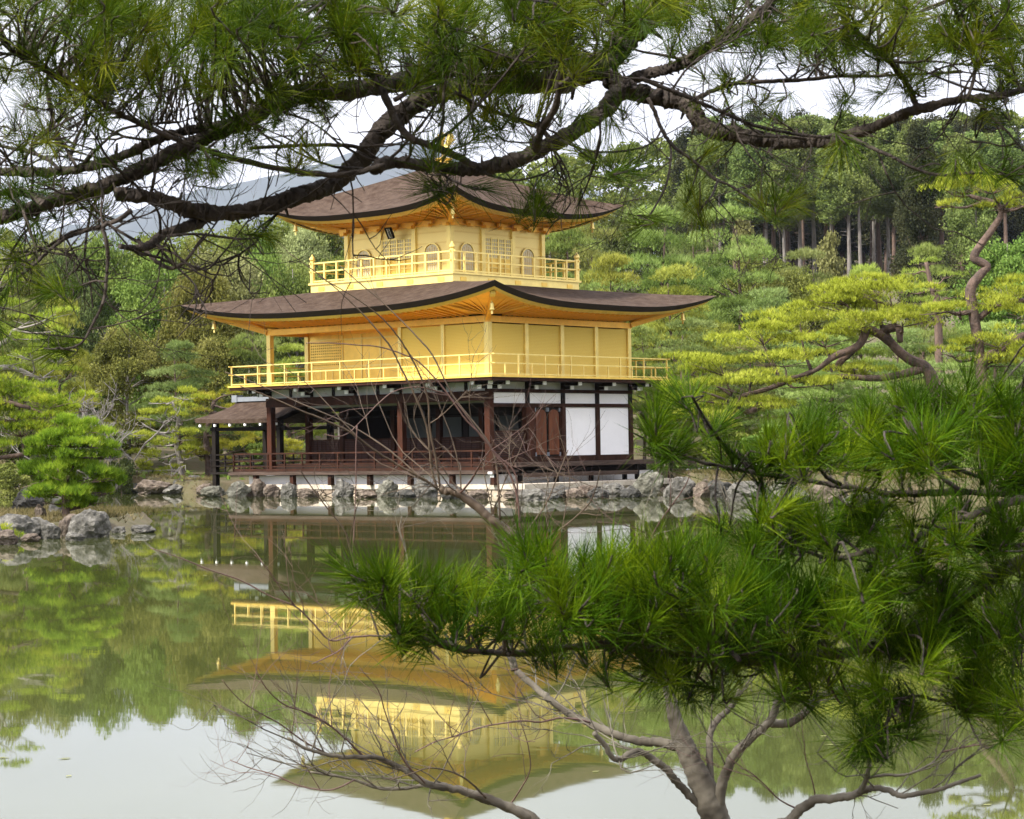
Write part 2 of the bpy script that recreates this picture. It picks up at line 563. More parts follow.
us = np.unique(np.concatenate([np.linspace(-9000, -120, 18), np.arange(-120, -60, 6), np.arange(-60, 60.1, 0.8), np.arange(60, 121, 6), np.linspace(120, 9000, 18)]))
vs_ = np.unique(np.concatenate([np.linspace(-200, -10, 8), np.arange(-10, 12, 0.6), np.arange(12, 114, 0.75), np.arange(114, 420, 4.0), np.linspace(430, 9000, 18)]))
U, V = np.meshgrid(us, vs_)
H = ground_h(U, V)
H = np.where(V > 600, 15.0, H)
P3 = CAM[None, None, :2] + U[..., None] * RT0[:2] + V[..., None] * FH[:2]
gv = np.concatenate([P3, H[..., None]], axis=2).reshape(-1, 3)
nu, nv = len(us), len(vs_)
idx = np.arange(nu * nv).reshape(nv, nu)
gf = np.stack([idx[:-1, :-1], idx[:-1, 1:], idx[1:, 1:], idx[1:, :-1]], axis=2).reshape(-1, 4)
M['earth'] = mat('mossy_earth', (0.060, 0.062, 0.020), 0.95, col2=(0.088, 0.063, 0.035), scale=1.1, bump=1.0, bscale=7, detail=10)
struct(np_mesh("ground", gv, gf, M['earth'], smooth=True))

# pond
m, t, b = new_mat('pond_water')
b.inputs['Base Color'].default_value = (0.052, 0.062, 0.017, 1)
b.inputs['Roughness'].default_value = 0.018
b.inputs['IOR'].default_value = 1.47
g = t.nodes.new("ShaderNodeNewGeometry")
mpn = t.nodes.new("ShaderNodeMapping"); mpn.inputs['Rotation'].default_value = (0, 0, -YAW); mpn.inputs['Scale'].default_value = (0.9, 1.6, 1)
n1 = t.nodes.new("ShaderNodeTexNoise"); n1.inputs['Scale'].default_value = 1.3; n1.inputs['Detail'].default_value = 3
n2 = t.nodes.new("ShaderNodeTexNoise"); n2.inputs['Scale'].default_value = 0.12; n2.inputs['Detail'].default_value = 2
r2 = t.nodes.new("ShaderNodeMapRange"); r2.inputs[1].default_value = 0.42; r2.inputs[2].default_value = 0.66
r2.inputs[3].default_value = 0.15; r2.inputs[4].default_value = 1.0
mu = t.nodes.new("ShaderNodeMath"); mu.operation = 'MULTIPLY'
bp = t.nodes.new("ShaderNodeBump"); bp.inputs['Strength'].default_value = 0.028; bp.inputs['Distance'].default_value = 0.02
t.links.new(g.outputs['Position'], mpn.inputs['Vector'])
t.links.new(mpn.outputs[0], n1.inputs['Vector'])
t.links.new(mpn.outputs[0], n2.inputs['Vector'])
t.links.new(n2.outputs[0], r2.inputs[0])
t.links.new(n1.outputs[0], mu.inputs[0])
t.links.new(r2.outputs[0], mu.inputs[1])
t.links.new(mu.outputs[0], bp.inputs['Height'])
t.links.new(bp.outputs[0], b.inputs['Normal'])
M['water'] = m
wv = [CAM + RT0 * u + FH * v for u, v in ((-140, 2), (140, 2), (140, 180), (-140, 180))]
wv = np.array(wv); wv[:, 2] = 0.0
struct(np_mesh("pond_water", wv, np.array([[0, 1, 2, 3]]), M['water']))

# far mountain: a ridge 1.5 km away
mv, mf = [], []
ridge_px = [(-900, 200), (-300, 214), (30, 236), (120, 214), (191, 192), (274, 176), (320, 162), (374, 147), (411, 140), (450, 152), (520, 178), (640, 196), (900, 190), (1400, 230), (2400, 260)]
rx = np.arange(-900, 2401, 12)
ry = np.interp(rx, [a for a, _ in ridge_px], [b_ for _, b_ in ridge_px])
NR = 9
for i, x in enumerate(rx):
    for k in range(NR):
        q = k / (NR - 1)
        d = 8000 - 3000 * (1 - q)
        top = pt(x, ry[i] + 3.5 * hash_noise(x, k, 0.05) + 2.0 * hash_noise(x, k, 0.23), d)
        top[2] = top[2] * (q ** 0.8) if q > 0 else -5
        top[2] += 45 * float(hash_noise(np.array(x * 1.0), np.array(k * 9.0), 0.11)) * (q > 0) * (q < 1)
        mv.append(top)
for i in range(len(rx) - 1):
    for k in range(NR - 1):
        a = i * NR + k
        mf.append((a, a + NR, a + NR + 1, a + 1))
M['mountain'] = mat('mountain_forest', (0.020, 0.027, 0.026), 0.95, col2=(0.042, 0.050, 0.042), scale=0.003, bump=1.0, bscale=0.015)
struct(np_mesh("mountain", np.array(mv), np.array(mf), M['mountain'], smooth=True))

# ------------------------------------------------------------------ golden pavilion
W, D = 11.65, 8.5
pav = thing("golden_pavilion", "three-storey golden pavilion with brown bark roofs standing at the edge of the pond", "pavilion", (0, 0, 0))


def part(name, mats, fn, parent=pav, smooth=False):
    b_ = MB()
    fn(b_)
    return b_.build(name, mats, parent, smooth)


# --- base
def f(b_):
    b_.box(-12.6, 2.5, -1.05, 10.0, -1.2, 0.236)
part("stone_platform", M['sand_stone'], f)
part("stone_ledge", M['ledge'], lambda b_: b_.box(-12.64, 2.58, -1.10, 10.04, 0.24, 0.424))
def f(b_):
    b_.box(-12.2, 0.7, -0.75, 9.1, 0.428, 0.76)
part("plaster_base", M['plaster'], f)

SX = [0.0, -2.2, -4.42, -6.85, -9.27, -W]
EY = [0.0, 2.125, 4.25, 6.375, D]

# --- lower veranda along the south front, its joists and stub posts
def f(b_):
    b_.box(-12.7, 1.32, -1.32, -0.02, 0.86, 0.93)
    b_.box(-12.75, 1.37, -1.37, -1.21, 0.80, 0.90)
    b_.box(0.02, 1.32, -0.02, 0.06, 0.84, 0.93)
part("veranda_deck", M['wood_grey'], f)
for x in (-11.3, -9.2, -7.1, -5.0, -2.9, -0.8, 1.2):
    part("stub_post", M['wood'], lambda b_: b_.box(x - 0.09, x + 0.09, -1.28, -1.10, 0.40, 0.80))
def f(b_):
    for z, h in ((1.645, 0.06), (1.36, 0.045), (1.13, 0.05), (0.995, 0.11)):
        b_.box(-12.62, 1.34, -1.235, -1.175, z - h / 2, z + h / 2)
        b_.box(1.17, 1.23, -1.235, -0.05, z - h / 2, z + h / 2)
        b_.box(-12.6, -12.54, -1.235, 0.2, z - h / 2, z + h / 2)
    x = -12.57
    while x < 1.1:
        b_.box(x - 0.03, x + 0.03, -1.232, -1.178, 0.93, 1.62)
        x += 0.98
    b_.box(1.172, 1.228, -0.12, -0.06, 0.93, 1.62)
rail1 = part("veranda_railing", M['wood'], f)
def f(b_):
    b_.box(1.13, 1.27, -1.275, -1.135, 0.55, 1.70)
part("corner_post", M['wood'], f, rail1)
def f(b_):
    b_.box(1.10, 1.30, -1.395, -1.115, 0.80, 0.88)
    b_.box(1.11, 1.29, -1.285, -1.125, 0.68, 0.795)
part("metal_cap", M['white_tip'], f, rail1)

# --- east veranda: an upper boarded floor and a step below it
def f(b_):
    b_.box(0.12, 1.32, 0.07, 9.9, 1.09, 1.18)
    b_.box(1.10, 1.325, 0.065, 9.95, 1.02, 1.088)
part("side_veranda", M['wood_grey'], f)
def f(b_):
    b_.box(1.05, 1.62, 0.10, 6.9, 0.72, 0.79)
    b_.box(1.50, 1.60, 0.12, 6.88, 0.64, 0.718)
part("step_board", M['wood_grey'], f)
for y in (0.3, 2.4, 4.5, 6.6):
    part("stub_post", M['wood_black'], lambda b_: b_.box(1.12, 1.26, y - 0.07, y + 0.07, 0.42, 0.72))
for y in (7.4, 9.6):
    part("stub_post", M['wood_black'], lambda b_: b_.box(1.12, 1.26, y - 0.07, y + 0.07, 0.42, 1.02))
part("underfloor", M['wood_black'], lambda b_: b_.box(-11.9, 0.60, 0.10, 8.8, 0.766, 1.16))

# --- ground storey: floors, posts, beams
part("inner_floor", M['wood'], lambda b_: b_.box(-W + 0.1, -0.12, 0.12, D - 0.1, 1.164, 1.22))
def pillar(x, y, z0, z1, w, mt, name="pillar"):
    return part(name, mt, lambda b_: b_.box(x - w / 2, x + w / 2, y - w / 2, y + w / 2, z0, z1))
for x in (0.0, -4.42, -W):
    pillar(x, 0, 0.931, 3.50, 0.25, M['wood_red'])
for y in EY[1:]:
    pillar(0, y, 1.18, 3.26, 0.23, M['wood'] if y > 3 else M['wood_red'])
    pillar(-W, y, 0.77, 3.26, 0.23, M['wood_red'])
for x in (-2.2, -4.42, -6.85, -9.7):
    pillar(x, 2.125, 1.18, 3.3, 0.20, M['wood'])
for x in (-2.2, -4.42, -6.85, -9.27):
    pillar(x, D, 0.77, 3.26, 0.23, M['wood'])
# south head beam with the thin rail under it, and the white panels over it
part("head_beam", M['wood'], lambda b_: (b_.box(-W - 0.14, 0.14, -0.15, 0.12, 3.503, 3.86)))
def f(b_):
    b_.box(-W, 0.0, 2.04, 2.20, 3.30, 3.46)
    b_.box(-W, 0.0, 2.06, 2.18, 3.02, 3.08)
    b_.box(-W, 0.0, 0.10, 2.0, 4.10, 4.16)
    for x in (-2.2, -4.42, -6.85, -9.27):
        b_.box(x - 0.06, x + 0.06, 0.13, 2.03, 3.88, 4.09)
part("ceiling_beam", M['wood_black'], f)
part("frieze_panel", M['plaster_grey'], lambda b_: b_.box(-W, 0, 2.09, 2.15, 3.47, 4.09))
def upper_panels(b_):
    xs = [0.0, -1.1, -2.2, -3.3, -4.42, -5.64, -6.85, -8.06, -9.27, -10.46, -W]
    for i in range(len(xs) - 1):
        b_.box(xs[i] - 0.09, xs[i + 1] + 0.09, -0.03, 0.03, 3.87, 4.20)
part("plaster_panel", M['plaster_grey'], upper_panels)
def f(b_):
    for x in (0.0, -1.1, -2.2, -3.3, -4.42, -5.64, -6.85, -8.06, -9.27, -10.46, -W):
        b_.box(x - 0.075, x + 0.075, -0.05, 0.06, 3.862, 4.21)
part("strut", M['wood_black'], f)
# half-height lattice between the open front room and the inner room
M['lattice'] = slat_mat('brown_lattice', (0.016, 0.007, 0.005), (0.050, 0.020, 0.013), 0.07, metal=0, rough=0.6)
for x0, x1 in ((-11.5, -9.82), (-9.58, -6.97), (-6.73, -4.54), (-4.30, -2.32), (-2.08, -0.14)):
    lp = part("lattice_screen", M['lattice'], lambda b_: b_.box(x0, x1, 2.10, 2.15, 1.222, 2.12))
    def f(b_):
        b_.box(x0, x1, 2.075, 2.175, 2.122, 2.18)
        for k in range(7):
            xx = x0 + (x1 - x0) * (k + 0.5) / 7
            b_.box(xx - 0.012, xx + 0.012, 2.085, 2.098, 1.222, 2.12)
    part("screen_frame", M['wood'], f, lp)
# inner walls: dark boards with pale sliding panels
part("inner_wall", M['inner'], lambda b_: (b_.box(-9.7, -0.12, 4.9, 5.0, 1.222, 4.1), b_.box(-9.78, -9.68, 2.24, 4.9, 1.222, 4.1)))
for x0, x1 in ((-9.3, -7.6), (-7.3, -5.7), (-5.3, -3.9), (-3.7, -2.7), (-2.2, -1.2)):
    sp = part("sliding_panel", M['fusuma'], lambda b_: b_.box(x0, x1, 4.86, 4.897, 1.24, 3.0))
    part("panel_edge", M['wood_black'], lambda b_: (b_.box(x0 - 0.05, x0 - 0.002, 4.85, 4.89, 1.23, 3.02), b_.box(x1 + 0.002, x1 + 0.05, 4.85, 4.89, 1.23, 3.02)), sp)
# west wall beyond the open bay
part("side_wall", M['inner'], lambda b_: b_.box(-W - 0.03, -W + 0.03, 4.37, D - 0.12, 0.80, 4.16))
part("back_wall", M['plaster'], lambda b_: b_.box(-W + 0.1, -0.1, D - 0.03, D + 0.03, 1.17, 4.16))
# east wall
def f(b_):
    b_.box(-0.10, 0.125, 0.13, 9 - 0.4, 1.182, 1.40)
    b_.box(-0.09, 0.12, -0.12, D + 0.115, 3.262, 3.40)
    b_.box(-0.09, 0.12, -0.12, D + 0.115, 3.80, 3.93)
part("wall_beam", M['wood'], f)
for y in EY:
    part("strut", M['wood_black'], lambda b_: b_.box(-0.085, 0.115, y - 0.09, y + 0.09, 3.402, 3.798))
    part("strut", M['wood_black'], lambda b_: b_.box(-0.085, 0.115, y - 0.09, y + 0.09, 3.932, 4.20))
for i in range(4):
    a, c = EY[i] + 0.10, EY[i + 1] - 0.10
    part("plaster_panel", M['plaster'], lambda b_: b_.box(-0.02, 0.04, a, c, 3.402, 3.798))
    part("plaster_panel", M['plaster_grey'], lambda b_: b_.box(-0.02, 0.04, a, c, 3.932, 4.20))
    if i >= 2:
        part("plaster_panel", M['plaster'], lambda b_: b_.box(-0.02, 0.05, EY[i] + 0.117, EY[i + 1] - 0.117, 1.402, 3.258))
# east bay 1: half-height lattice with the open room over it; bay 2: pair of arched-panel doors
ls = part("lattice_screen", M['lattice'], lambda b_: b_.box(-0.03, 0.02, 0.14, 2.0, 1.402, 2.32))
part("screen_frame", M['wood'], lambda b_: b_.box(-0.05, 0.05, 0.13, 2.005, 2.322, 2.38), ls)
part("door_jamb", M['wood_red'], lambda b_: b_.box(-0.06, 0.07, 2.245, 2.56, 1.402, 3.258))
part("door_jamb", M['wood'], lambda b_: b_.box(-0.06, 0.07, 4.08, 4.132, 1.402, 3.258))
for y0, y1 in ((2.565, 3.31), (3.33, 4.075)):
    dr = part("door", M['wood_black'], lambda b_: b_.box(-0.03, 0.02, y0, y1, 1.402, 3.258))
    def f(b_):
        yc, hw = (y0 + y1) / 2, (y1 - y0) / 2 - 0.07
        prof = [(-hw, 1.45), (hw, 1.45)] + [(hw * math.cos(a), 2.95 + 0.22 * math.sin(a)) for a in np.linspace(0, math.pi, 9)]
        n = len(prof)
        b_.add([(0.024, yc + p, z) for p, z in prof] + [(0.06, yc + p, z) for p, z in prof],
               [tuple(range(n - 1, -1, -1)), tuple(range(n, 2 * n))] + [(k, (k + 1) % n, (k + 1) % n + n, k + n) for k in range(n)])
    part("door_panel", M['wood_door'], f, dr)
    def f(b_):
        for z in (1.47, 3.16):
            for yy in (y0 + 0.03, y1 - 0.03):
                b_.box(0.022, 0.075, yy - 0.028, yy + 0.028, z - 0.07, z + 0.07)
    part("metal_fitting", M['tile'], f, dr)

# --- brackets carrying the balcony: stepped arms with white ends
def bracket(x, y, dx, dy):
    def f(b_):
        for r0, z0, z1, w in ((0.50, 3.94, 4.06, 0.17), (0.90, 4.075, 4.19, 0.17)):
            b_.bar((x + dx * 0.06, y + dy * 0.06, (z0 + z1) / 2), (x + dx * r0, y + dy * r0, (z0 + z1) / 2), w, z1 - z0)
        px_, py_ = -dy, dx
        b_.bar((x + dx * 0.40 - px_ * 0.42, y + dy * 0.40 - py_ * 0.42, 4.125), (x + dx * 0.40 + px_ * 0.42, y + dy * 0.40 + py_ * 0.42, 4.125), 0.12, 0.095)
    br = part("bracket", M['wood_black'], f)
    def g(b_):
        for r0, z0, z1, w in (E_,):
            b_.bar((x + dx * r0, y + dy * r0, (z0 + z1) / 2), (x + dx * (r0 + 0.05), y + dy * (r0 + 0.05), (z0 + z1) / 2), w * 0.8, z1 - z0)
    for E_ in ((0.50, 3.92, 4.065, 0.22), (0.90, 4.072, 4.20, 0.22)):
        part("white_end", M['white_tip'], g, br)
for x in SX[1:-1]: bracket(x, 0, 0, -1)
for y in EY[1:-1]: bracket(0, y, 1, 0)
for y in EY[1:-1]: bracket(-W, y, -1, 0)
q = math.sqrt(0.5)
for x, y, dx, dy in ((0, 0, q, -q), (-W, 0, -q, -q), (0, D, q, q), (0, 0, 0, -1), (0, 0, 1, 0), (-W, 0, 0, -1), (0, D, 1, 0)):
    bracket(x, y, dx, dy)

# --- second storey: balcony
def ring(b_, x0, x1, y0, y1, th, z0, z1):
    b_.box(x0, x1, y0, y0 + th, z0, z1)
    b_.box(x0, x1, y1 - th, y1, z0, z1)
    b_.box(x0, x0 + th, y0 + th, y1 - th, z0, z1)
    b_.box(x1 - th, x1, y0 + th, y1 - th, z0, z1)
O2 = 1.17
part("balcony_beam", M['wood'], lambda b_: b_.box(-W - O2, O2, -O2, D + O2, 4.205, 4.315))
bal = part("balcony_floor", M['gold'], lambda b_: b_.box(-W - O2 - 0.05, O2 + 0.05, -O2 - 0.05, D + O2 + 0.05, 4.318, 4.385))


def railing(b_, x0, x1, y0, y1, zb, rails, post, step, full_every, th):
    zt = rails[0]
    for z in rails:
        hh = th * 0.5
        ext = 0.16 if z != rails[-1] else 0.0
        b_.box(x0 - ext, x1 + ext, y0 - hh, y0 + hh, z - hh, z + hh)
        b_.box(x0 - ext, x1 + ext, y1 - hh, y1 + hh, z - hh, z + hh)
        b_.box(x0 - hh * 0.9, x0 + hh * 0.9, y0 - ext, y1 + ext, z - hh * 0.98, z + hh * 0.98)
        b_.box(x1 - hh * 0.9, x1 + hh * 0.9, y0 - ext, y1 + ext, z - hh * 0.98, z + hh * 0.98)
    for (a0, a1, fixed, axis) in ((x0, x1, y0, 0), (x0, x1, y1, 0), (y0, y1, x0, 1), (y0, y1, x1, 1)):
        n = max(1, round((a1 - a0) / step))
        for i in range(n + 1):
            a = a0 + (a1 - a0) * i / n
            full = i % full_every == 0 or i == n
            w = post if full else post * 0.85
            top = zt if full else rails[1]
            if axis == 0:
                b_.box(a - w / 2, a + w / 2, fixed - w / 2, fixed + w / 2, zb, top - 0.005)
            else:
                if i in (0, n): continue
                b_.box(fixed - w / 2, fixed + w / 2, a - w / 2, a + w / 2, zb, top - 0.005)
def f(b_):
    railing(b_, -W - 1.1, 1.1, -1.1, D + 1.1, 4.392, (5.165, 4.83, 4.44), 0.05, 0.75, 2, 0.040)
part("balcony_railing", M['gold_pale'], f, bal)

# --- second storey: walls
for x in (0.0, -W):
    pillar(x, 0, 4.392, 6.62, 0.21, M['gold_pale'], "gold_pillar")
for x in (-2.2, -4.42):
    pillar(x, 0, 4.392, 6.40, 0.16, M['gold_pale'], "gold_pillar")
for y in EY[1:]:
    pillar(0, y, 4.392, 6.40, 0.20, M['gold_pale'], "gold_pillar")
    pillar(-W, y, 4.392, 6.40, 0.20, M['gold_pale'], "gold_pillar")
for x in SX[1:-1]:
    pillar(x, D, 4.392, 6.40, 0.20, M['gold_pale'], "gold_pillar")
part("slatted_wall", M['gold_slat'], lambda b_: (b_.box(-2.12, -0.10, -0.01, 0.03, 4.395, 6.36), b_.box(-4.34, -2.28, -0.012, 0.03, 4.395, 6.36)))
for i in range(4):
    part("slatted_wall", M['gold_slat'], lambda b_: b_.box(-0.03, 0.012, EY[i] + 0.103, EY[i + 1] - 0.103, 4.395, 6.36))
part("return_wall", M['gold'], lambda b_: b_.box(-4.45, -4.38, 0.082, 2.08, 4.395, 6.40))
part("recessed_wall", M['gold'], lambda b_: b_.box(-W + 0.1, -4.40, 2.10, 2.16, 4.395, 6.42))
def f(b_):
    for x in (-9.62, -8.55, -7.5, -6.4, -5.35):
        b_.box(x - 0.035, x + 0.035, 2.075, 2.098, 4.395, 6.40)
    for z in (5.12, 6.22):
        b_.box(-W + 0.12, -4.46, 2.08, 2.097, z - 0.035, z + 0.035)
    for x in (-10.9, -10.2):
        b_.box(x - 0.02, x + 0.02, 2.085, 2.098, 4.395, 5.08)
part("wall_batten", M['gold_pale'], f)
lw = part("lattice_window", M['inner'], lambda b_: b_.box(-11.42, -9.68, 2.088, 2.097, 5.17, 6.17))
def f(b_):
    n = 15
    for i in range(n + 1):
        x = -11.43 + 1.76 * i / n
        b_.box(x - 0.032, x + 0.032, 2.06, 2.086, 5.16, 6.18)
    for k in range(10):
        z = 5.16 + 1.02 * k / 9
        b_.box(-11.45, -9.65, 2.052, 2.078, z - 0.03, z + 0.03)
part("window_grid", M['gold'], f, lw)
part("side_wall", M['gold'], lambda b_: b_.box(-W - 0.02, -W + 0.04, 2.23, D - 0.1, 4.395, 6.36))
part("back_wall", M['gold'], lambda b_: b_.box(-W + 0.1, -0.1, D - 0.04, D + 0.01, 4.395, 6.36))
def f(b_):
    ring(b_, -W - 0.12, 0.12, -0.12, D + 0.12, 0.2, 6.40, 6.62)
    b_.box(-W + 0.08, -0.08, 2.07, 2.19, 6.422, 6.60)
part("gold_beam", M['gold_eave_glow'], f)
part("veranda_ceiling", M['gold_eave_glow'], lambda b_: b_.box(-W + 0.05, -0.05, 0.05, D - 0.05, 6.605, 6.66))


# --- roofs
def roof(cx, cy, hx, hy, oe, ze, lift, tx, ty, zt, pw, thick, wall_z, wall_hx, wall_hy, names, NS=28, NT=10):
    """curved hip roof over centre (cx, cy): eave half sizes hx+oe, hy+oe at height ze rising by lift at the corners,
    up to half sizes tx, ty at zt"""
    ex, ey = hx + oe, hy + oe
    bt, be, bs, bf, br = MB(), MB(), MB(), MB(), MB()
    def corner_pt(side, s, t, inset=0.0):
        # side 0 south, 1 east, 2 north, 3 west; s from -1 to 1 anticlockwise
        sgn = [(s, -1), (1, s), (-s, 1), (-1, -s)][side]
        flare = 1.0 + 0.018 * abs(s) ** 4 * (1 - t)
        ax = (ex - inset) * (1 - t) * flare + tx * t
        ay = (ey - inset) * (1 - t) * flare + ty * t
        return cx + sgn[0] * ax, cy + sgn[1] * ay
    def eave_z(s): return ze + lift * abs(s) ** 3.2
    ss = np.sin(np.linspace(-math.pi / 2, math.pi / 2, NS + 1))
    for side in range(4):
        vs = []
        for k in range(NT + 1):
            t = k / NT
            for s in ss:
                x, y = corner_pt(side, s, t)
                z0 = eave_z(s) + thick
                bow = 0.05 * math.sin(math.pi * t)
                z = z0 + (zt - z0) * (t ** pw) + bow * 0
                vs.append((x, y, z))
        n = NS + 1
        bt.add(vs, [(k * n + i, k * n + i + 1, (k + 1) * n + i + 1, (k + 1) * n + i) for k in range(NT) for i in range(NS)])
        # edge: layered bark, sloping inward
        vs = []
        for q_, ins in ((1.0, 0.0), (0.99, -0.012), (0.5, 0.09), (0.0, 0.20)):
            for s in ss:
                x, y = corner_pt(side, s, 0, ins)
                vs.append((x, y, eave_z(s) + thick * q_))
        be.add(vs, [(k * n + i, (k + 1) * n + i, (k + 1) * n + i + 1, k * n + i + 1) for k in range(3) for i in range(NS)])
        # gold board under the edge
        vs = []
        for q_, ins in ((0.0, 0.203), (-0.10, 0.30), (-0.10, 0.42)):
            for s in ss:
                x, y = corner_pt(side, s, 0, ins)
                vs.append((x, y, eave_z(s) + q_ - 0.002))
        bf.add(vs, [(k * n + i, (k + 1) * n + i, (k + 1) * n + i + 1, k * n + i + 1) for k in range(2) for i in range(NS)])
        # underside boarding
        vs = []
        for q_ in (0, 0.5, 1.0):
            for s in ss:
                x0, y0 = corner_pt(side, s, 0, 0.40)
                sgn = [(s, -1), (1, s), (-s, 1), (-1, -s)][side]
                x1, y1 = cx + sgn[0] * wall_hx, cy + sgn[1] * wall_hy
                z0, z1 = eave_z(s) - 0.06, wall_z
                zz = z0 + (z1 - z0) * q_ ** 0.8
                vs.append((x0 + (x1 - x0) * q_, y0 + (y1 - y0) * q_, zz))
        bs.add(vs, [(k * n + i, (k + 1) * n + i, (k + 1) * n + i + 1, k * n + i + 1) for k in range(2) for i in range(NS)])
        # rafters
        L = (ex if side in (0, 2) else ey)
        nr = int(2 * L / 0.36)
        for i in range(nr + 1):
            s = -0.98 + 1.96 * i / nr
            sgn = [(s, -1), (1, s), (-s, 1), (-1, -s)][side]
            x0, y0 = corner_pt(side, s, 0, 0.62)
            lim = (wall_hx if side in (0, 2) else wall_hy)
            along = s * L
            a_in = max(-lim, min(lim, along * (lim / L) ** 0.35 if abs(along) < lim else math.copysign(lim, along)))
            if side == 0: x1, y1 = cx + a_in, cy - wall_hy
            elif side == 1: x1, y1 = cx + wall_hx, cy + a_in
            elif side == 2: x1, y1 = cx - a_in, cy + wall_hy
            else: x1, y1 = cx - wall_hx, cy - a_in
            br.bar((x0, y0, eave_z(s) - 0.10), (x1, y1, wall_z - 0.03), 0.07, 0.07)
    rf = bt.build(names[0], M['bark_roof'], pav, smooth=True)
    be.build("roof_edge", M['roof_edge'], rf)
    sf = bs.build(names[1], M['gold_eave_glow'], pav, smooth=True)
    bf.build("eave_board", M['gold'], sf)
    br.build("rafters", M['gold_eave_glow'], sf)
    # hip beams with white noses and a wind bell at each corner
    for sx, sy in ((1, -1), (1, 1), (-1, 1), (-1, -1)):
        a = np.array([cx + sx * wall_hx, cy + sy * wall_hy, wall_z - 0.16])
        c = np.array([cx + sx * (ex - 0.62), cy + sy * (ey - 0.62), ze + lift - 0.22])
        hb = part("hip_beam", M['gold_eave_glow'], lambda b_: b_.bar(a, c, 0.17, 0.20))
        dirn = unit(c - a)
        part("beam_nose", M['gold_pale'], lambda b_: (b_.bar(c + dirn * 0.003, c + dirn * 0.30, 0.19, 0.22), b_.bar(c + dirn * 0.303, c + dirn * 0.40, 0.13, 0.12)), hb)
        pb = c - np.array([sx, sy, 0]) * 0.22
        def f(b_):
            b_.tube([(pb[0], pb[1], pb[2] - 0.10), (pb[0], pb[1], pb[2] - 0.26)], 0.012, 5)
            b_.lathe((pb[0], pb[1], pb[2] - 0.56), [(0.085, 0), (0.10, 0.02), (0.075, 0.10), (0.065, 0.24), (0.03, 0.30)], 8)
            b_.box(pb[0] - 0.04, pb[0] + 0.04, pb[1] - 0.006, pb[1] + 0.006, pb[2] - 0.70, pb[2] - 0.58)
        part("wind_bell", M['gold_pale'], f)
    return rf


CXP, CYP = -5.84, 4.185
H3 = 2.755
roof(-W / 2, D / 2, W / 2, D / 2, 2.42, 6.86, 0.62, 3.78, 3.78, 8.06, 1.25, 0.20, 6.70, W / 2 + 0.1, D / 2 + 0.1, ("lower_roof", "eave_soffit"))

# --- third storey
P3H = 3.81
pf = part("platform", M['gold_pale'], lambda b_: (b_.box(CXP - P3H, CXP + P3H, CYP - P3H, CYP + P3H, 7.98, 8.33),
                                                  b_.box(CXP - P3H - 0.07, CXP + P3H + 0.07, CYP - P3H - 0.07, CYP + P3H + 0.07, 8.333, 8.41)))
for k in range(5):
    a = -P3H + 0.6 + (2 * P3H - 1.2) * k / 4
    for sgn in (-1, 1):
        part("platform_ornament", M['gold'], lambda b_: b_.box(CXP + a - 0.16, CXP + a + 0.16, CYP + sgn * (P3H + 0.012) - 0.012, CYP + sgn * (P3H + 0.012) + 0.012, 8.08, 8.24), pf)
        part("platform_ornament", M['gold'], lambda b_: b_.box(CXP + sgn * (P3H + 0.012) - 0.012, CXP + sgn * (P3H + 0.012) + 0.012, CYP + a - 0.16, CYP + a + 0.16, 8.08, 8.24), pf)
R3 = 3.755
def f(b_):
    railing(b_, CXP - R3, CXP + R3, CYP - R3, CYP + R3, 8.412, (9.20, 8.86, 8.48), 0.075, 0.68, 1, 0.055)
r3 = part("railing", M['gold_pale'], f)
for sx, sy in ((1, -1), (1, 1), (-1, 1), (-1, -1)):
    part("finial_post", M['gold_pale'], lambda b_: b_.lathe((CXP + sx * R3, CYP + sy * R3, 8.412), [(0.10, 0), (0.10, 0.86), (0.075, 0.88), (0.12, 0.94), (0.115, 1.0), (0.06, 1.08), (0.012, 1.16)], 10), r3)

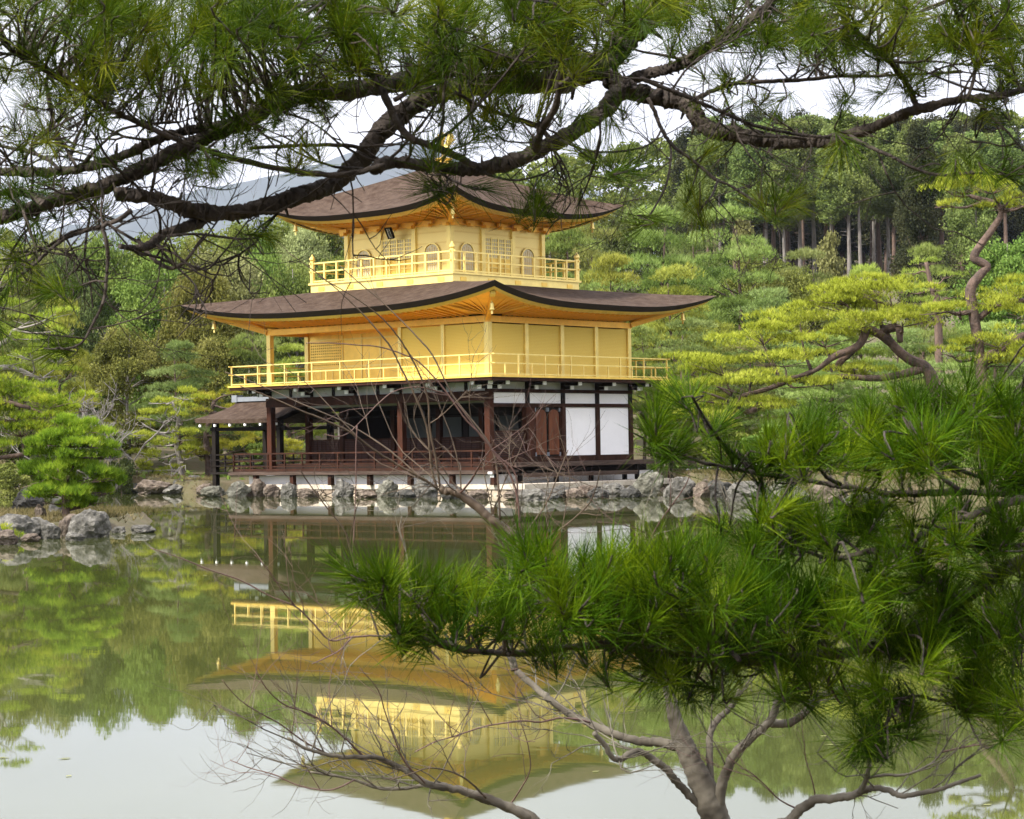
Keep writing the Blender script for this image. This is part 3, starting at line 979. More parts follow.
for sx, sy in ((1, -1), (1, 1), (-1, 1), (-1, -1)):
    pillar(CXP + sx * H3, CYP + sy * H3, 8.412, 10.36, 0.20, M['gold_pale'], "gold_pillar")
THIRD = 2 * H3 / 3
def wall_frame(side):
    """origin and axes of one wall of the top storey: (centre, along, outward)"""
    return [((CXP, CYP - H3), (1, 0), (0, -1)), ((CXP + H3, CYP), (0, 1), (1, 0)), ((CXP, CYP + H3), (-1, 0), (0, 1)), ((CXP - H3, CYP), (0, -1), (-1, 0))][side]
def wbox(b_, side, a0, a1, o0, o1, z0, z1):
    (x, y), (ax, ay), (ox, oy) = wall_frame(side)
    b_.box(x + ax * a0 + ox * o0, x + ax * a1 + ox * o1, y + ay * a0 + oy * o0, y + ay * a1 + oy * o1, z0, z1)
for side in range(4):
    part("gold_wall", M['gold_board'], lambda b_: wbox(b_, side, -H3 + 0.10, H3 - 0.10, -0.05, 0.0, 8.412, 10.36))
    for a in (-THIRD / 2, THIRD / 2):
        part("gold_pillar", M['gold_pale'], lambda b_: wbox(b_, side, a - 0.09, a + 0.09, 0.002, 0.09, 8.412, 10.36))
    if side in (0, 1):
        for a in (-THIRD, THIRD):
            (x, y), (ax, ay), (ox, oy) = wall_frame(side)
            hw = 0.40
            arch = [(-hw, 8.60), (hw, 8.60), (hw * 1.02, 9.10)] + [(hw * math.cos(p), 9.22 + 0.46 * math.sin(p) ** 0.8) for p in np.linspace(0.15, math.pi - 0.15, 9)] + [(-hw * 1.02, 9.10)]
            n = len(arch)
            def fan(b_, sc, o0, o1):
                cz = 9.1
                vs = [(x + ax * (a + u_ * sc) + ox * o, y + ay * (a + u_ * sc) + oy * o, cz + (z - cz) * sc) for o in (o0, o1) for u_, z in arch]
                b_.add(vs, [tuple(range(n)), tuple(range(2 * n - 1, n - 1, -1))] + [(k, k + n, (k + 1) % n + n, (k + 1) % n) for k in range(n)])
            aw = part("arched_window", M['paper'], lambda b_: fan(b_, 0.92, 0.004, 0.03))
            def f(b_):
                pts = [(x + ax * (a + u_) + ox * 0.05, y + ay * (a + u_) + oy * 0.05, z) for u_, z in arch + arch[:1]]
                for i in range(len(pts) - 1):
                    b_.bar(pts[i], pts[i + 1], 0.06, 0.05)
            part("window_frame", M['gold_pale'], f, aw)
            def f(b_):
                for u_ in (-0.24, -0.12, 0, 0.12, 0.24):
                    wbox(b_, side, a + u_ - 0.016, a + u_ + 0.016, 0.032, 0.046, 8.62, 9.58 - abs(u_) * 0.5)
                for z in (8.85, 9.1, 9.33):
                    wbox(b_, side, a - 0.31, a + 0.31, 0.034, 0.05, z - 0.014, z + 0.014)
            part("window_bars", M['gold_grid'], f, aw)
        def f(b_):
            wbox(b_, side, -0.80, 0.80, 0.004, 0.03, 8.45, 9.95)
        dl = part("lattice_door", M['paper'], f)
        def f(b_):
            for k in range(5):
                u_ = -0.80 + 0.4 * k
                wbox(b_, side, u_ - 0.035, u_ + 0.035, 0.032, 0.075, 8.45, 9.98)
            for k in range(13):
                u_ = -0.80 + 1.6 * k / 12
                wbox(b_, side, u_ - 0.014, u_ + 0.014, 0.032, 0.05, 9.2, 9.95)
            for z in (8.47, 8.80, 9.18, 9.34, 9.49, 9.64, 9.79, 9.95):
                wbox(b_, side, -0.83, 0.83, 0.033, 0.065, z - 0.02, z + 0.02)
        part("door_grid", M['gold_pale'], f, dl)
        part("lower_panel", M['gold'], lambda b_: wbox(b_, side, -0.78, 0.78, 0.031, 0.036, 8.48, 9.16), dl)
part("gold_beam", M['gold_eave_glow'], lambda b_: ring(b_, CXP - H3 - 0.12, CXP + H3 + 0.12, CYP - H3 - 0.12, CYP + H3 + 0.12, 0.2, 10.363, 10.60))
for side in range(4):
    for k in range(7):
        a = -H3 + 2 * H3 * k / 6
        part("eave_bracket", M['gold_eave_glow'], lambda b_: (wbox(b_, side, a - 0.10, a + 0.10, 0.125, 0.34, 10.30, 10.42), wbox(b_, side, a - 0.22, a + 0.22, 0.20, 0.30, 10.41, 10.53)))
roof(CXP, CYP, H3, H3, 2.30, 10.66, 0.62, 0.22, 0.22, 13.15, 1.32, 0.19, 10.62, H3 + 0.1, H3 + 0.1, ("upper_roof", "eave_soffit"))

# name plaque hung under the south eave, leaning forward
TILT = R(28)
pq_c = np.array([CXP, CYP - H3 - 0.42, 10.20])
def plq(b_, u0, u1, w0, w1, o0, o1):
    """box in the plaque's own plane: u across, w up, o outward"""
    vs = []
    for o in (o0, o1):
        for u_, w_ in ((u0, w0), (u1, w0), (u1, w1), (u0, w1)):
            vs.append((pq_c[0] + u_, pq_c[1] - o * math.cos(TILT) - w_ * math.sin(TILT), pq_c[2] + w_ * math.cos(TILT) - o * math.sin(TILT)))
    b_.add(vs, [(3, 2, 1, 0), (4, 5, 6, 7), (0, 1, 5, 4), (1, 2, 6, 5), (2, 3, 7, 6), (3, 0, 4, 7)])
pq = part("name_plaque", M['white_tip'], lambda b_: plq(b_, -0.11, 0.11, -0.19, 0.19, 0, 0.04))
def f(b_):
    plq(b_, -0.155, -0.113, -0.225, 0.225, -0.01, 0.09); plq(b_, 0.113, 0.155, -0.225, 0.225, -0.01, 0.09)
    plq(b_, -0.11, 0.11, 0.193, 0.225, -0.01, 0.08); plq(b_, -0.11, 0.11, -0.225, -0.193, -0.01, 0.08)
part("plaque_frame", M['wood_black'], f, pq)
fc = bpy.data.curves.new("plaque_lettering", 'FONT')
fc.body = "\u7a76\n\u7adf\n\u9802"
fc.size = 0.125; fc.space_line = 0.86; fc.align_x = 'CENTER'; fc.align_y = 'CENTER'; fc.extrude = 0.006
fo = bpy.data.objects.new("plaque_text", fc)
COL.objects.link(fo)
dg = bpy.context.evaluated_depsgraph_get()
tm = bpy.data.meshes.new_from_object(fo.evaluated_get(dg))
COL.objects.unlink(fo); bpy.data.objects.remove(fo)
if len(tm.vertices):
    to = bpy.data.objects.new("plaque_lettering", tm)
    tm.materials.clear(); tm.materials.append(M['wood_black'])
    COL.objects.link(to); to.parent = pq
    to.location = (pq_c[0], pq_c[1] - 0.06 * math.cos(TILT), pq_c[2] - 0.06 * math.sin(TILT))
    to.rotation_euler = (math.pi / 2 + TILT, 0, 0)

# ridge dew basin and the gilded phoenix
def f(b_):
    b_.lathe((CXP, CYP, 13.0), [(0.42, 0), (0.42, 0.16), (0.30, 0.18), (0.30, 0.30), (0.36, 0.33), (0.36, 0.38), (0.16, 0.42), (0.05, 0.46)], 12)
part("dew_basin", M['gold'], f)
ph = part("phoenix_finial", M['gold_pale'], lambda b_: (
    b_.tube(smooth_path([(CXP + 0.30, CYP, 13.84), (CXP + 0.16, CYP, 13.80), (CXP - 0.05, CYP, 13.88), (CXP - 0.20, CYP, 14.02), (CXP - 0.22, CYP, 14.20), (CXP - 0.30, CYP, 14.26)]),
            np.interp(np.linspace(0, 1, 31), [0, .3, .5, .75, .9, 1], [.05, .12, .12, .05, .055, .012]), 8),
    b_.tube([(CXP, CYP + 0.05, 13.80), (CXP - 0.02, CYP + 0.06, 13.45)], 0.022, 5),
    b_.tube([(CXP, CYP - 0.05, 13.80), (CXP - 0.02, CYP - 0.06, 13.45)], 0.022, 5)), smooth=True)
for sg in (-1, 1):
    def f(b_):
        for k in range(6):
            a = R(20 + 16 * k)
            b_.bar((CXP + 0.02, CYP + sg * 0.08, 13.88), (CXP + 0.10 + 0.12 * k / 5, CYP + sg * (0.08 + 0.48 * math.cos(a) + 0.1), 13.88 + 0.52 * math.sin(a)), 0.075, 0.02)
    part("wing", M['gold_pale'], f, ph)
def f(b_):
    for k in range(7):
        a = R(25 + 14 * k); sp = (k - 3) * 0.05
        b_.bar((CXP + 0.26, CYP, 13.84), (CXP + 0.26 + 0.50 * math.cos(a), CYP + sp, 13.84 + 0.58 * math.sin(a)), 0.06, 0.018)
part("tail", M['gold_pale'], f, ph)

# --- fishing porch on the west side
SY0, SY1, SYR = 0.45, 4.35, 2.40
def porch_z(y): 
    t = abs(y - SYR) / (SYR - SY0)
    return 3.88 - 0.80 * t ** 0.72 if t <= 1 else 3.08
def f(b_):
    ys = np.linspace(SY0, SY1, 17)
    xe = [(-16.75 + 0.0, -W - 0.13)]
    vs, fs = [], []
    n = len(ys)
    for y in ys:
        t = abs(y - SYR) / (SYR - SY0)
        xl = -16.25 - 0.55 * t ** 1.6
        zc = porch_z(y)
        vs += [(xl, y, zc + 0.06 * t), (-14.2, y, zc), (-W - 0.13, y, zc), (xl + 0.08, y, zc - 0.17 + 0.06 * t), (-14.2, y, zc - 0.17), (-W - 0.13, y, zc - 0.17)]
    for i in range(n - 1):
        a, c = i * 6, (i + 1) * 6
        fs += [(a, a + 1, c + 1, c), (a + 1, a + 2, c + 2, c + 1), (a + 3, c + 3, c + 4, a + 4), (a + 4, c + 4, c + 5, a + 5), (a, c, c + 3, a + 3)]
    for a in (0, (n - 1) * 6):
        fs += [(a, a + 3, a + 4, a + 1), (a + 1, a + 4, a + 5, a + 2)]
    b_.add(vs, fs)
pr = part("porch_roof", M['bark_roof'], f)
part("ridge_cap", M['tile'], lambda b_: (b_.box(-16.35, -W - 0.14, SYR - 0.15, SYR + 0.15, 3.86, 4.05), b_.box(-16.42, -16.1, SYR - 0.18, SYR + 0.18, 3.84, 4.14)), pr)
def f(b_):
    for i in range(6):
        x = -16.5 + 0.92 * i
        b_.box(x - 0.05, x + 0.05, SY0 + 0.02, SY0 + 0.10, 2.80, 2.90)
part("white_end", M['white_tip'], f, pr)
for x in (-16.05, -12.15):
    for y in (0.95, 3.85):
        part("porch_post", M['wood_black'], lambda b_: b_.box(x - 0.11, x + 0.11, y - 0.11, y + 0.11, -0.3, 3.0), pr)
def f(b_):
    for y in (0.95, 3.85):
        b_.box(-16.3, -W - 0.15, y - 0.07, y + 0.07, 2.62, 2.76)
    b_.box(-16.12, -15.98, 1.07, 3.73, 2.62, 2.76)
part("porch_beam", M['wood_black'], f, pr)
def f(b_):
    b_.box(-16.3, -W - 0.15, 0.80, 4.0, 0.80, 0.90)
    for z in (1.15, 1.40, 1.62):
        for y in (0.84, 3.96):
            b_.box(-16.2, -W - 0.2, y - 0.03, y + 0.03, z - 0.025, z + 0.025)
        b_.box(-16.28, -16.22, 0.8, 4.0, z - 0.025, z + 0.025)
    for i in range(6):
        x = -16.2 + 0.85 * i
        for y in (0.84, 3.96):
            b_.box(x - 0.03, x + 0.03, y - 0.028, y + 0.028, 0.9, 1.6)
part("porch_railing", M['wood_black'], f, pr)

# ------------------------------------------------------------------ vegetation
def rand_unit(n, r):
    v = r.normal(size=(n, 3))
    return unit(v)


def leaf_quads(pos, size, r, up=0.35):
    """one rhombic leaf or leaf spray per position"""
    n = len(pos)
    nrm = unit(rand_unit(n, r) + np.array([0, 0, up]))
    a = unit(np.cross(nrm, rand_unit(n, r)))
    b_ = np.cross(nrm, a)
    L = (size * r.uniform(0.7, 1.35, n))[:, None]
    Wd = L * r.uniform(0.42, 0.7, n)[:, None]
    v = np.stack([pos - a * L * .5, pos + b_ * Wd * .5 - a * L * .05, pos + a * L * .5, pos - b_ * Wd * .5 - a * L * .05], axis=1).reshape(-1, 3)
    f = np.arange(4 * n).reshape(n, 4)
    return v, f


def tufts(pos, axis, k, L, w, r, spread=0.9, droop=0.0):
    """k flat needles fanning out of every position around its axis"""
    n = len(pos)
    p = np.repeat(pos, k, axis=0)
    ax = np.repeat(axis, k, axis=0)
    d = unit(ax + rand_unit(n * k, r) * spread)
    s = unit(np.cross(d, rand_unit(n * k, r)))
    Ln = (L * r.uniform(0.65, 1.25, n * k))[:, None]
    tip = p + d * Ln
    tip[:, 2] -= droop * Ln[:, 0]
    v = np.stack([p - s * w * .5, p + s * w * .5, tip], axis=1).reshape(-1, 3)
    f = np.arange(3 * n * k).reshape(-1, 3)
    return v, f


def in_pad(n, c, rad, r, top=True):
    """positions in the upper skin of a flattened pad"""
    d = rand_unit(n, r)
    if top: d[:, 2] = np.where(d[:, 2] < -0.25, -d[:, 2], d[:, 2])
    q = r.uniform(0.25, 1.0, n) ** 0.45
    wob = 1 + 0.22 * np.sin(d[:, 0] * 5 + c[0] * 3) * np.sin(d[:, 1] * 5 + c[1] * 2)
    return np.asarray(c) + d * np.asarray(rad) * (q * wob)[:, None]


def crown_broad(seed, H, Wd, nc=64, nl=270, size=0.24, low=0.16, shape=1.0):
    r = np.random.default_rng(seed)
    vs, rn = [], []
    cen = []
    for i in range(nc):
        d = rand_unit(1, r)[0]
        q = r.uniform(0.45, 1.0) ** 0.6
        z = 0.5 + 0.5 * d[2] * q
        wz = (math.sin(math.pi * min(max(z * 0.86 + 0.12, 0), 1))) ** 0.7 if shape == 1.0 else max(0.12, (1 - z)) ** 0.75 * 1.25
        hd = d[:2] / (np.linalg.norm(d[:2]) + 1e-6) * math.sqrt(max(0.0, 1 - d[2] ** 2)) ** 0.5 * q
        c = np.array([hd[0] * wz * Wd * 0.42, hd[1] * wz * Wd * 0.42, H * (low + (1 - low) * (0.06 + 0.86 * z))])
        rad = Wd * r.uniform(0.09, 0.17)
        cen.append(c)
        m_ = int(nl * r.uniform(0.6, 1.4))
        p = in_pad(m_, c, (rad, rad, rad * 0.72), r, True)
        v, f_ = leaf_quads(p, size, r)
        vs.append(v)
        base = r.uniform(0.15, 0.85)
        rn.append(np.clip(base + r.normal(0, 0.11, m_), 0, 1))
    v = np.concatenate(vs)
    return v, np.arange(len(v)).reshape(-1, 4), np.concatenate(rn), cen


def crown_pine(seed, H, Wd, layers=8, per=6, nt=230, L=0.26, w=0.035, k=5):
    r = np.random.default_rng(seed)
    vs, rn, cen = [], [], []
    for i in range(layers):
        t = (i + 0.5) / layers
        z = H * (0.26 + 0.72 * t)
        rad = Wd * 0.5 * (1.02 - t) ** 0.62 * r.uniform(0.8, 1.1)
        m_ = max(1, int(per * (1.1 - t * 0.75)))
        a0 = r.uniform(0, 6.28)
        for j in range(m_):
            a = a0 + 6.283 * j / m_ + r.uniform(-.35, .35)
            q = rad * r.uniform(0.42, 0.95) if t < 0.93 else rad * 0.2
            c = np.array([math.cos(a) * q, math.sin(a) * q, z + r.uniform(-.3, .3) - 0.05 * q])
            pr_ = Wd * r.uniform(0.13, 0.20)
            cen.append(c)
            n_ = int(nt * r.uniform(0.7, 1.3))
            p = in_pad(n_, c, (pr_, pr_, pr_ * 0.34), r)
            v, f_ = tufts(p, unit(np.tile([0, 0, 1.0], (n_, 1)) + (p - c) * 0.35), k, L, w, r, 0.8)
            vs.append(v)
            base = r.uniform(0.2, 0.85)
            rn.append(np.repeat(np.clip(base + r.normal(0, 0.15, n_), 0, 1), k))
    v = np.concatenate(vs)
    return v, np.arange(len(v)).reshape(-1, 3), np.concatenate(rn), cen


def crown_cedar(seed, H, Wd, low, nc=50, nl=300, size=0.30, gap=0.0):
    r = np.random.default_rng(seed)
    vs, rn, cen = [], [], []
    for i in range(nc):
        t = r.uniform(0, 1)
        z = H * (low + (0.97 - low) * t)
        rad = Wd * 0.5 * min(1.0, 0.12 + 1.25 * (1 - t)) * min(1.0, 0.55 + t * 3)
        a = r.uniform(0, 6.28)
        q = rad * r.uniform(0.2, 0.95)
        c = np.array([math.cos(a) * q, math.sin(a) * q, z])
        cen.append(c)
        pr_ = Wd * r.uniform(0.14, 0.24)
        p = in_pad(nl, c, (pr_, pr_, pr_ * 0.85), r, False)
        v, f_ = leaf_quads(p, size, r, 0.1)
        vs.append(v)
        base = r.uniform(0.15, 0.85)
        rn.append(np.clip(base + r.normal(0, 0.09, nl), 0, 1))
    v = np.concatenate(vs)
    return v, np.arange(len(v)).reshape(-1, 4), np.concatenate(rn), cen


def trunk_mesh(name, H, r0, cen, mt, seed, lean=0.3, nlimb=16, top=0.9, dead=0):
    """tapered trunk with limbs reaching into the crown's clumps"""
    r = np.random.default_rng(seed)
    b_ = MB()
    pts = [np.array([lean * math.sin(3.0 * t) * r.uniform(0.6, 1.2), lean * math.cos(2.4 * t + seed) * 0.6 - lean * 0.6 * math.cos(seed), -0.5 + t * (H * top + 0.5)]) for t in np.linspace(0, 1, 9)]
    rad = [r0 * (1 - 0.85 * t) * (1.25 if t == 0 else 1) for t in np.linspace(0, 1, 9)]
    b_.tube(pts, rad, 8, 0.06)
    pts = np.array(pts)
    order = r.permutation(len(cen))[:nlimb]
    for i in order:
        c = cen[i]
        zz = max(0.18 * H, min(c[2] - 0.12 * H * r.uniform(0.3, 1), H * top * 0.95))
        j = np.interp(zz, pts[:, 2], np.arange(len(pts)))
        a = np.array([np.interp(j, np.arange(len(pts)), pts[:, q]) for q in range(3)])
        rr = np.interp(j, np.arange(len(pts)), rad) * 0.5
        mid = (a + c) / 2 + np.array([r.uniform(-.2, .2), r.uniform(-.2, .2), 0.06 * H * r.uniform(-.5, 1) * 0.4])
        b_.tube([a, mid, c], [rr, rr * 0.65, rr * 0.22], 5)
    for i in range(dead):
        zz = H * r.uniform(0.15, 0.55)
        j = np.interp(zz, pts[:, 2], np.arange(len(pts)))
        a = np.array([np.interp(j, np.arange(len(pts)), pts[:, q]) for q in range(3)])
        an = r.uniform(0, 6.28)
        b_.tube([a, a + np.array([math.cos(an), math.sin(an), 0.15]) * r.uniform(0.5, 1.3)], [r0 * 0.12, r0 * 0.04], 4)
    me = bpy.data.meshes.new(name)
    me.from_pydata(b_.v, [], b_.f)
    me.materials.append(mt)
    me.polygons.foreach_set("use_smooth", [True] * len(me.polygons))
    return me


M['leaf_olive'] = leaf_mat('olive_leaves', (0.066, 0.082, 0.018), (0.148, 0.165, 0.036), (0.25, 0.255, 0.072))
M['leaf_green'] = leaf_mat('green_leaves', (0.052, 0.085, 0.016), (0.122, 0.172, 0.032), (0.22, 0.265, 0.062))
M['leaf_dark'] = leaf_mat('dark_leaves', (0.034, 0.048, 0.016), (0.080, 0.10, 0.032), (0.16, 0.18, 0.06))
M['leaf_pale'] = leaf_mat('pale_leaves', (0.11, 0.115, 0.040), (0.21, 0.22, 0.08), (0.31, 0.32, 0.14))
M['pine_mid'] = leaf_mat('pine_green', (0.068, 0.10, 0.022), (0.19, 0.24, 0.055), (0.33, 0.38, 0.12))
M['pine_blue'] = leaf_mat('pine_blue_green', (0.060, 0.095, 0.025), (0.155, 0.21, 0.058), (0.28, 0.34, 0.12))
M['pine_light'] = leaf_mat('pine_light_green', (0.085, 0.11, 0.018), (0.24, 0.29, 0.045), (0.38, 0.42, 0.09), clump=1.2, val=0.15)
M['pine_yellow'] = leaf_mat('pine_yellow_green', (0.11, 0.125, 0.012), (0.31, 0.36, 0.035), (0.50, 0.52, 0.085), clump=1.2, val=0.15)
M['pine_bright'] = leaf_mat('pine_bright_green', (0.06, 0.115, 0.010), (0.19, 0.30, 0.022), (0.40, 0.47, 0.045), clump=1.2, val=0.15)
M['cedar'] = leaf_mat('cedar_green', (0.050, 0.078, 0.020), (0.130, 0.175, 0.045), (0.23, 0.285, 0.09))
M['cedar_dark'] = leaf_mat('cedar_brown_and_shade', (0.014, 0.018, 0.009), (0.036, 0.040, 0.017), (0.075, 0.072, 0.03))  # massive cedar's own brown-green; also shade painted into the back row
M['trunk_grey'] = mat('grey_bark', (0.16, 0.14, 0.12), 0.9, col2=(0.32, 0.29, 0.26), scale=3.0, stretch=(2, 2, 0.5))
M['trunk_brown'] = mat('brown_bark', (0.06, 0.04, 0.03), 0.9, col2=(0.15, 0.10, 0.075), scale=4.0, stretch=(2, 2, 0.5))
M['trunk_red'] = mat('red_pine_bark', (0.035, 0.025, 0.020), 0.9, col2=(0.135, 0.088, 0.067), scale=3.5, bump=0.8, bscale=12)
M['trunk_pale'] = mat('pale_cedar_bark', (0.06, 0.052, 0.045), 0.9, col2=(0.20, 0.18, 0.16), scale=2.0, stretch=(3, 3, 0.4))
M['twig_grey'] = mat('grey_twigs', (0.13, 0.115, 0.105), 0.9, col2=(0.25, 0.23, 0.21), scale=2.0)

PROTO = {}
def proto(kind, crown, H, Wd, r0, bark, seed, **kw):
    v, f_, rn, cen = crown
    cm = np_mesh(kind + "_crown", v, f_, M['leaf_green'], rn, link=False)
    PROTO.setdefault(kind, []).append((cm, trunk_mesh(kind + "_trunk", H, r0, cen, bark, seed, **kw), H, Wd))
for s in range(4):
    proto("broad", crown_broad(100 + s, 10, 9, nc=84, nl=430, size=0.185, low=0.04), 10, 9, 0.24, M['trunk_grey'], s, nlimb=22)
for s in range(4):
    proto("pine", crown_pine(200 + s, 10, 7.5), 10, 7.5, 0.20, M['trunk_red'], s, lean=0.5, nlimb=24)
for s in range(3):
    proto("cedar", crown_cedar(300 + s, 20, 6.0, 0.46), 20, 6, 0.30, M['trunk_pale'], s, lean=0.12, nlimb=10, dead=9)
for s in range(2):
    proto("cone", crown_broad(400 + s, 9, 5.2, nc=60, nl=230, size=0.22, low=0.10, shape=2.0), 9, 5.2, 0.16, M['trunk_grey'], s, nlimb=12)
for s in range(2):
    proto("bigcedar", crown_cedar(500 + s, 20, 7.5, 0.16, nc=84, nl=300, size=0.28), 20, 7.5, 0.42, M['trunk_brown'], s, lean=0.2, nlimb=30, dead=4)
for s in range(3):
    proto("shrub", crown_broad(600 + s, 3, 3.6, nc=26, nl=230, size=0.15, low=0.05), 3, 3.6, 0.05, M['trunk_brown'], s, nlimb=8)

NAMES = {"broad": ("broadleaf_tree", "tree"), "pine": ("pine_tree", "pine"), "cedar": ("cedar_tree", "cedar"),
         "cone": ("conical_tree", "tree"), "bigcedar": ("cedar_tree", "cedar"), "shrub": ("shrub", "shrub")}
_n = [0]
def tree(kind, x, ytop, wpx, d, leaf, label, group=None, name=None, z0=None, bark=None):
    """a tree whose top is seen at pixel (x, ytop), wpx pixels wide, standing on the ground at depth d"""
    top = pt(x, ytop, d)
    gz = ground_z(top) if z0 is None else z0
    H = top[2] - gz
    Wm = wpx / FPX * d * {'broad': 1.5, 'pine': 1.3, 'shrub': 1.2}.get(kind, 1.1)
    _n[0] += 1
    cm, tm, H0, W0 = PROTO[kind][_n[0] % len(PROTO[kind])]
    nm, cat = NAMES[kind]
    t_ = thing(name or nm, label, cat, (top[0], top[1], gz), group)
    t_.scale = (Wm / W0, Wm / W0, H / H0)
    t_.rotation_euler = (0, 0, (_n[0] * 2.399) % 6.283)
    for nm2, me, mt in (("trunk", tm, M[bark] if bark else None), ("crown", cm, M[leaf])):
        o = bpy.data.objects.new(nm2, me)
        COL.objects.link(o)
        o.parent = t_
        if mt is not None:
            o.material_slots[0].link = 'OBJECT'
            o.material_slots[0].material = mt
    return t_


# left slope behind the pond
G1 = "trees on the slope left of the pavilion"
for a in (
    ("broad", 160, 236, 84, 120, 'leaf_green', "rounded mid-green broadleaf tree whose crown stands left of the lower roof's raised corner"),
    ("broad", 204, 260, 74, 112, 'leaf_olive', "olive broadleaf tree directly behind the tip of the lower roof's left corner"),
    ("broad", 224, 236, 76, 128, 'leaf_pale', "pale green round tree seen between the left tips of the two pavilion roofs"),
    ("broad", 128, 316, 70, 108, 'leaf_olive', "brownish olive broadleaf tree over the bare grey thicket"),
    ("pine", 180, 338, 78, 101, 'pine_blue', "soft blue-green pine below the lower roof's left corner"),
    ("broad", 214, 330, 62, 106, 'leaf_olive', "olive tree between the blue-green pine and the balcony's left end"),
    ("broad", 70, 236, 52, 122, 'leaf_dark', "dark rounded evergreen among paler trees at upper left"),
    ("broad", 46, 220, 66, 132, 'leaf_pale', "yellowish pale tree rising above the dark evergreen at upper left"),
    ("broad", 8, 214, 80, 128, 'leaf_olive', "olive treetop at the left edge beneath the pine boughs"),
    ("pine", 62, 300, 66, 100, 'pine_light', "light green pine with tiered pads above the bare grey thicket"),
    ("pine", 20, 296, 70, 96, 'pine_blue', "blue-green pine at the left edge behind the yellow-green pine"),
    ("broad", 106, 218, 66, 136, 'leaf_green', "green tree under the broken stub of the overhanging pine bough"),
    ("broad", 262, 222, 60, 134, 'leaf_green', "green tree under the left tip of the upper roof"),
    ("broad", 300, 218, 64, 138, 'leaf_pale', "grey-green tree seen below the upper roof's left eave"),
    ("broad", 338, 240, 60, 126, 'leaf_green', "leafy tree just left of the top storey's corner post"),
    ("broad", 292, 248, 70, 112, 'leaf_olive', "olive bushy tree behind the top balcony's left finial"),
    ("pine", 250, 300, 60, 106, 'pine_mid', "green pine rising behind the lower roof left of the top storey"),
    ("broad", 330, 196, 56, 150, 'leaf_olive', "yellowish tree peeping over the upper roof's left slope"),
    ("broad", 372, 176, 50, 156, 'leaf_pale', "thin grey-green tree just above the upper roof's left slope"),
    ("pine", 292, 345, 74, 103, 'pine_light', "bright pine seen through the open bay behind the balcony's left end"),
    ("broad", 250, 352, 56, 105, 'leaf_dark', "dark evergreen behind the balcony's left railing"),
    ("broad", 60, 372, 70, 104, 'leaf_dark', "dark green tree low behind the islet pine"),
    ("pine", 100, 352, 60, 112, 'pine_mid', "mid-green pine standing behind the bare grey thicket"),
    ("broad", 20, 404, 80, 98, 'leaf_dark', "dark broadleaf tree behind the islet pine at the left edge"),
    ("broad", 168, 274, 60, 130, 'leaf_dark', "dark tree between the rounded green tree and the lower roof tip"),
    ("broad", 240, 212, 56, 142, 'leaf_green', "tall green tree whose top meets the overhanging limb left of the upper roof"),
    ("broad", 284, 206, 54, 146, 'leaf_olive', "olive treetop just below the blue ridge left of the upper roof's tip"),
    ("broad", 318, 204, 48, 150, 'leaf_green', "green treetop touching the left slope of the upper roof"),
    ("broad", 198, 220, 58, 140, 'leaf_olive', "tall olive tree under the lowest thick limb at upper left"),
    ("broad", 150, 226, 60, 138, 'leaf_green', "tall green tree behind the broken bough stub at upper left"),
): tree(*a, group=G1)

# pines on the slope right of and behind the pavilion
G2 = "pines on the slope right of the pavilion"
for a in (
    ("pine", 655, 203, 116, 112, 'pine_mid', "pine with a bare red trunk just right of the upper roof's corner"),
    ("pine", 728, 208, 112, 118, 'pine_mid', "tiered green pine with slim trunk midway up the slope right of the roofs"),
    ("pine", 612, 250, 90, 106, 'pine_light', "light green pine pads directly behind the top balcony's right end"),
    ("pine", 566, 218, 90, 116, 'pine_mid', "green pine under the upper roof's right eave"),
    ("pine", 676, 262, 100, 103, 'pine_light', "pale green pine spreading just above the lower roof's right corner"),
    ("pine", 690, 320, 100, 99, 'pine_blue', "blue-green pine with thick trunk behind the lower roof's right corner"),
    ("pine", 640, 322, 60, 97, 'pine_mid', "pine behind the right end of the gold balcony"),
    ("pine", 770, 290, 96, 106, 'pine_blue', "soft green pine in the middle of the slope left of the dark bush"),
    ("pine", 742, 340, 100, 94, 'pine_mid', "low green pine behind the long yellow-green pine's left tip"),
    ("pine", 806, 250, 76, 122, 'pine_blue', "bluish pine in front of the dark cedar trunks"),
    ("pine", 596, 205, 80, 128, 'pine_mid', "pine peeping past the upper roof's right tip"),
    ("pine", 690, 190, 70, 140, 'pine_blue', "higher pine whose top stands above the red-trunked pine"),
    ("pine", 864, 262, 70, 118, 'pine_light', "light green pine standing before the gap of pale cedar trunks"),
    ("pine", 925, 246, 66, 112, 'pine_mid', "small pine with twisted dark limbs left of the tall bent pine"),
    ("pine", 820, 330, 110, 90, 'pine_mid', "green pine filling the slope behind the long yellow-green pine"),
    ("pine", 900, 330, 110, 92, 'pine_blue', "blue-green pine behind the curved red trunk"),
    ("pine", 985, 320, 110, 95, 'pine_mid', "green pine behind the tall bent pine's lower trunk"),
): tree(*a, group=G2)
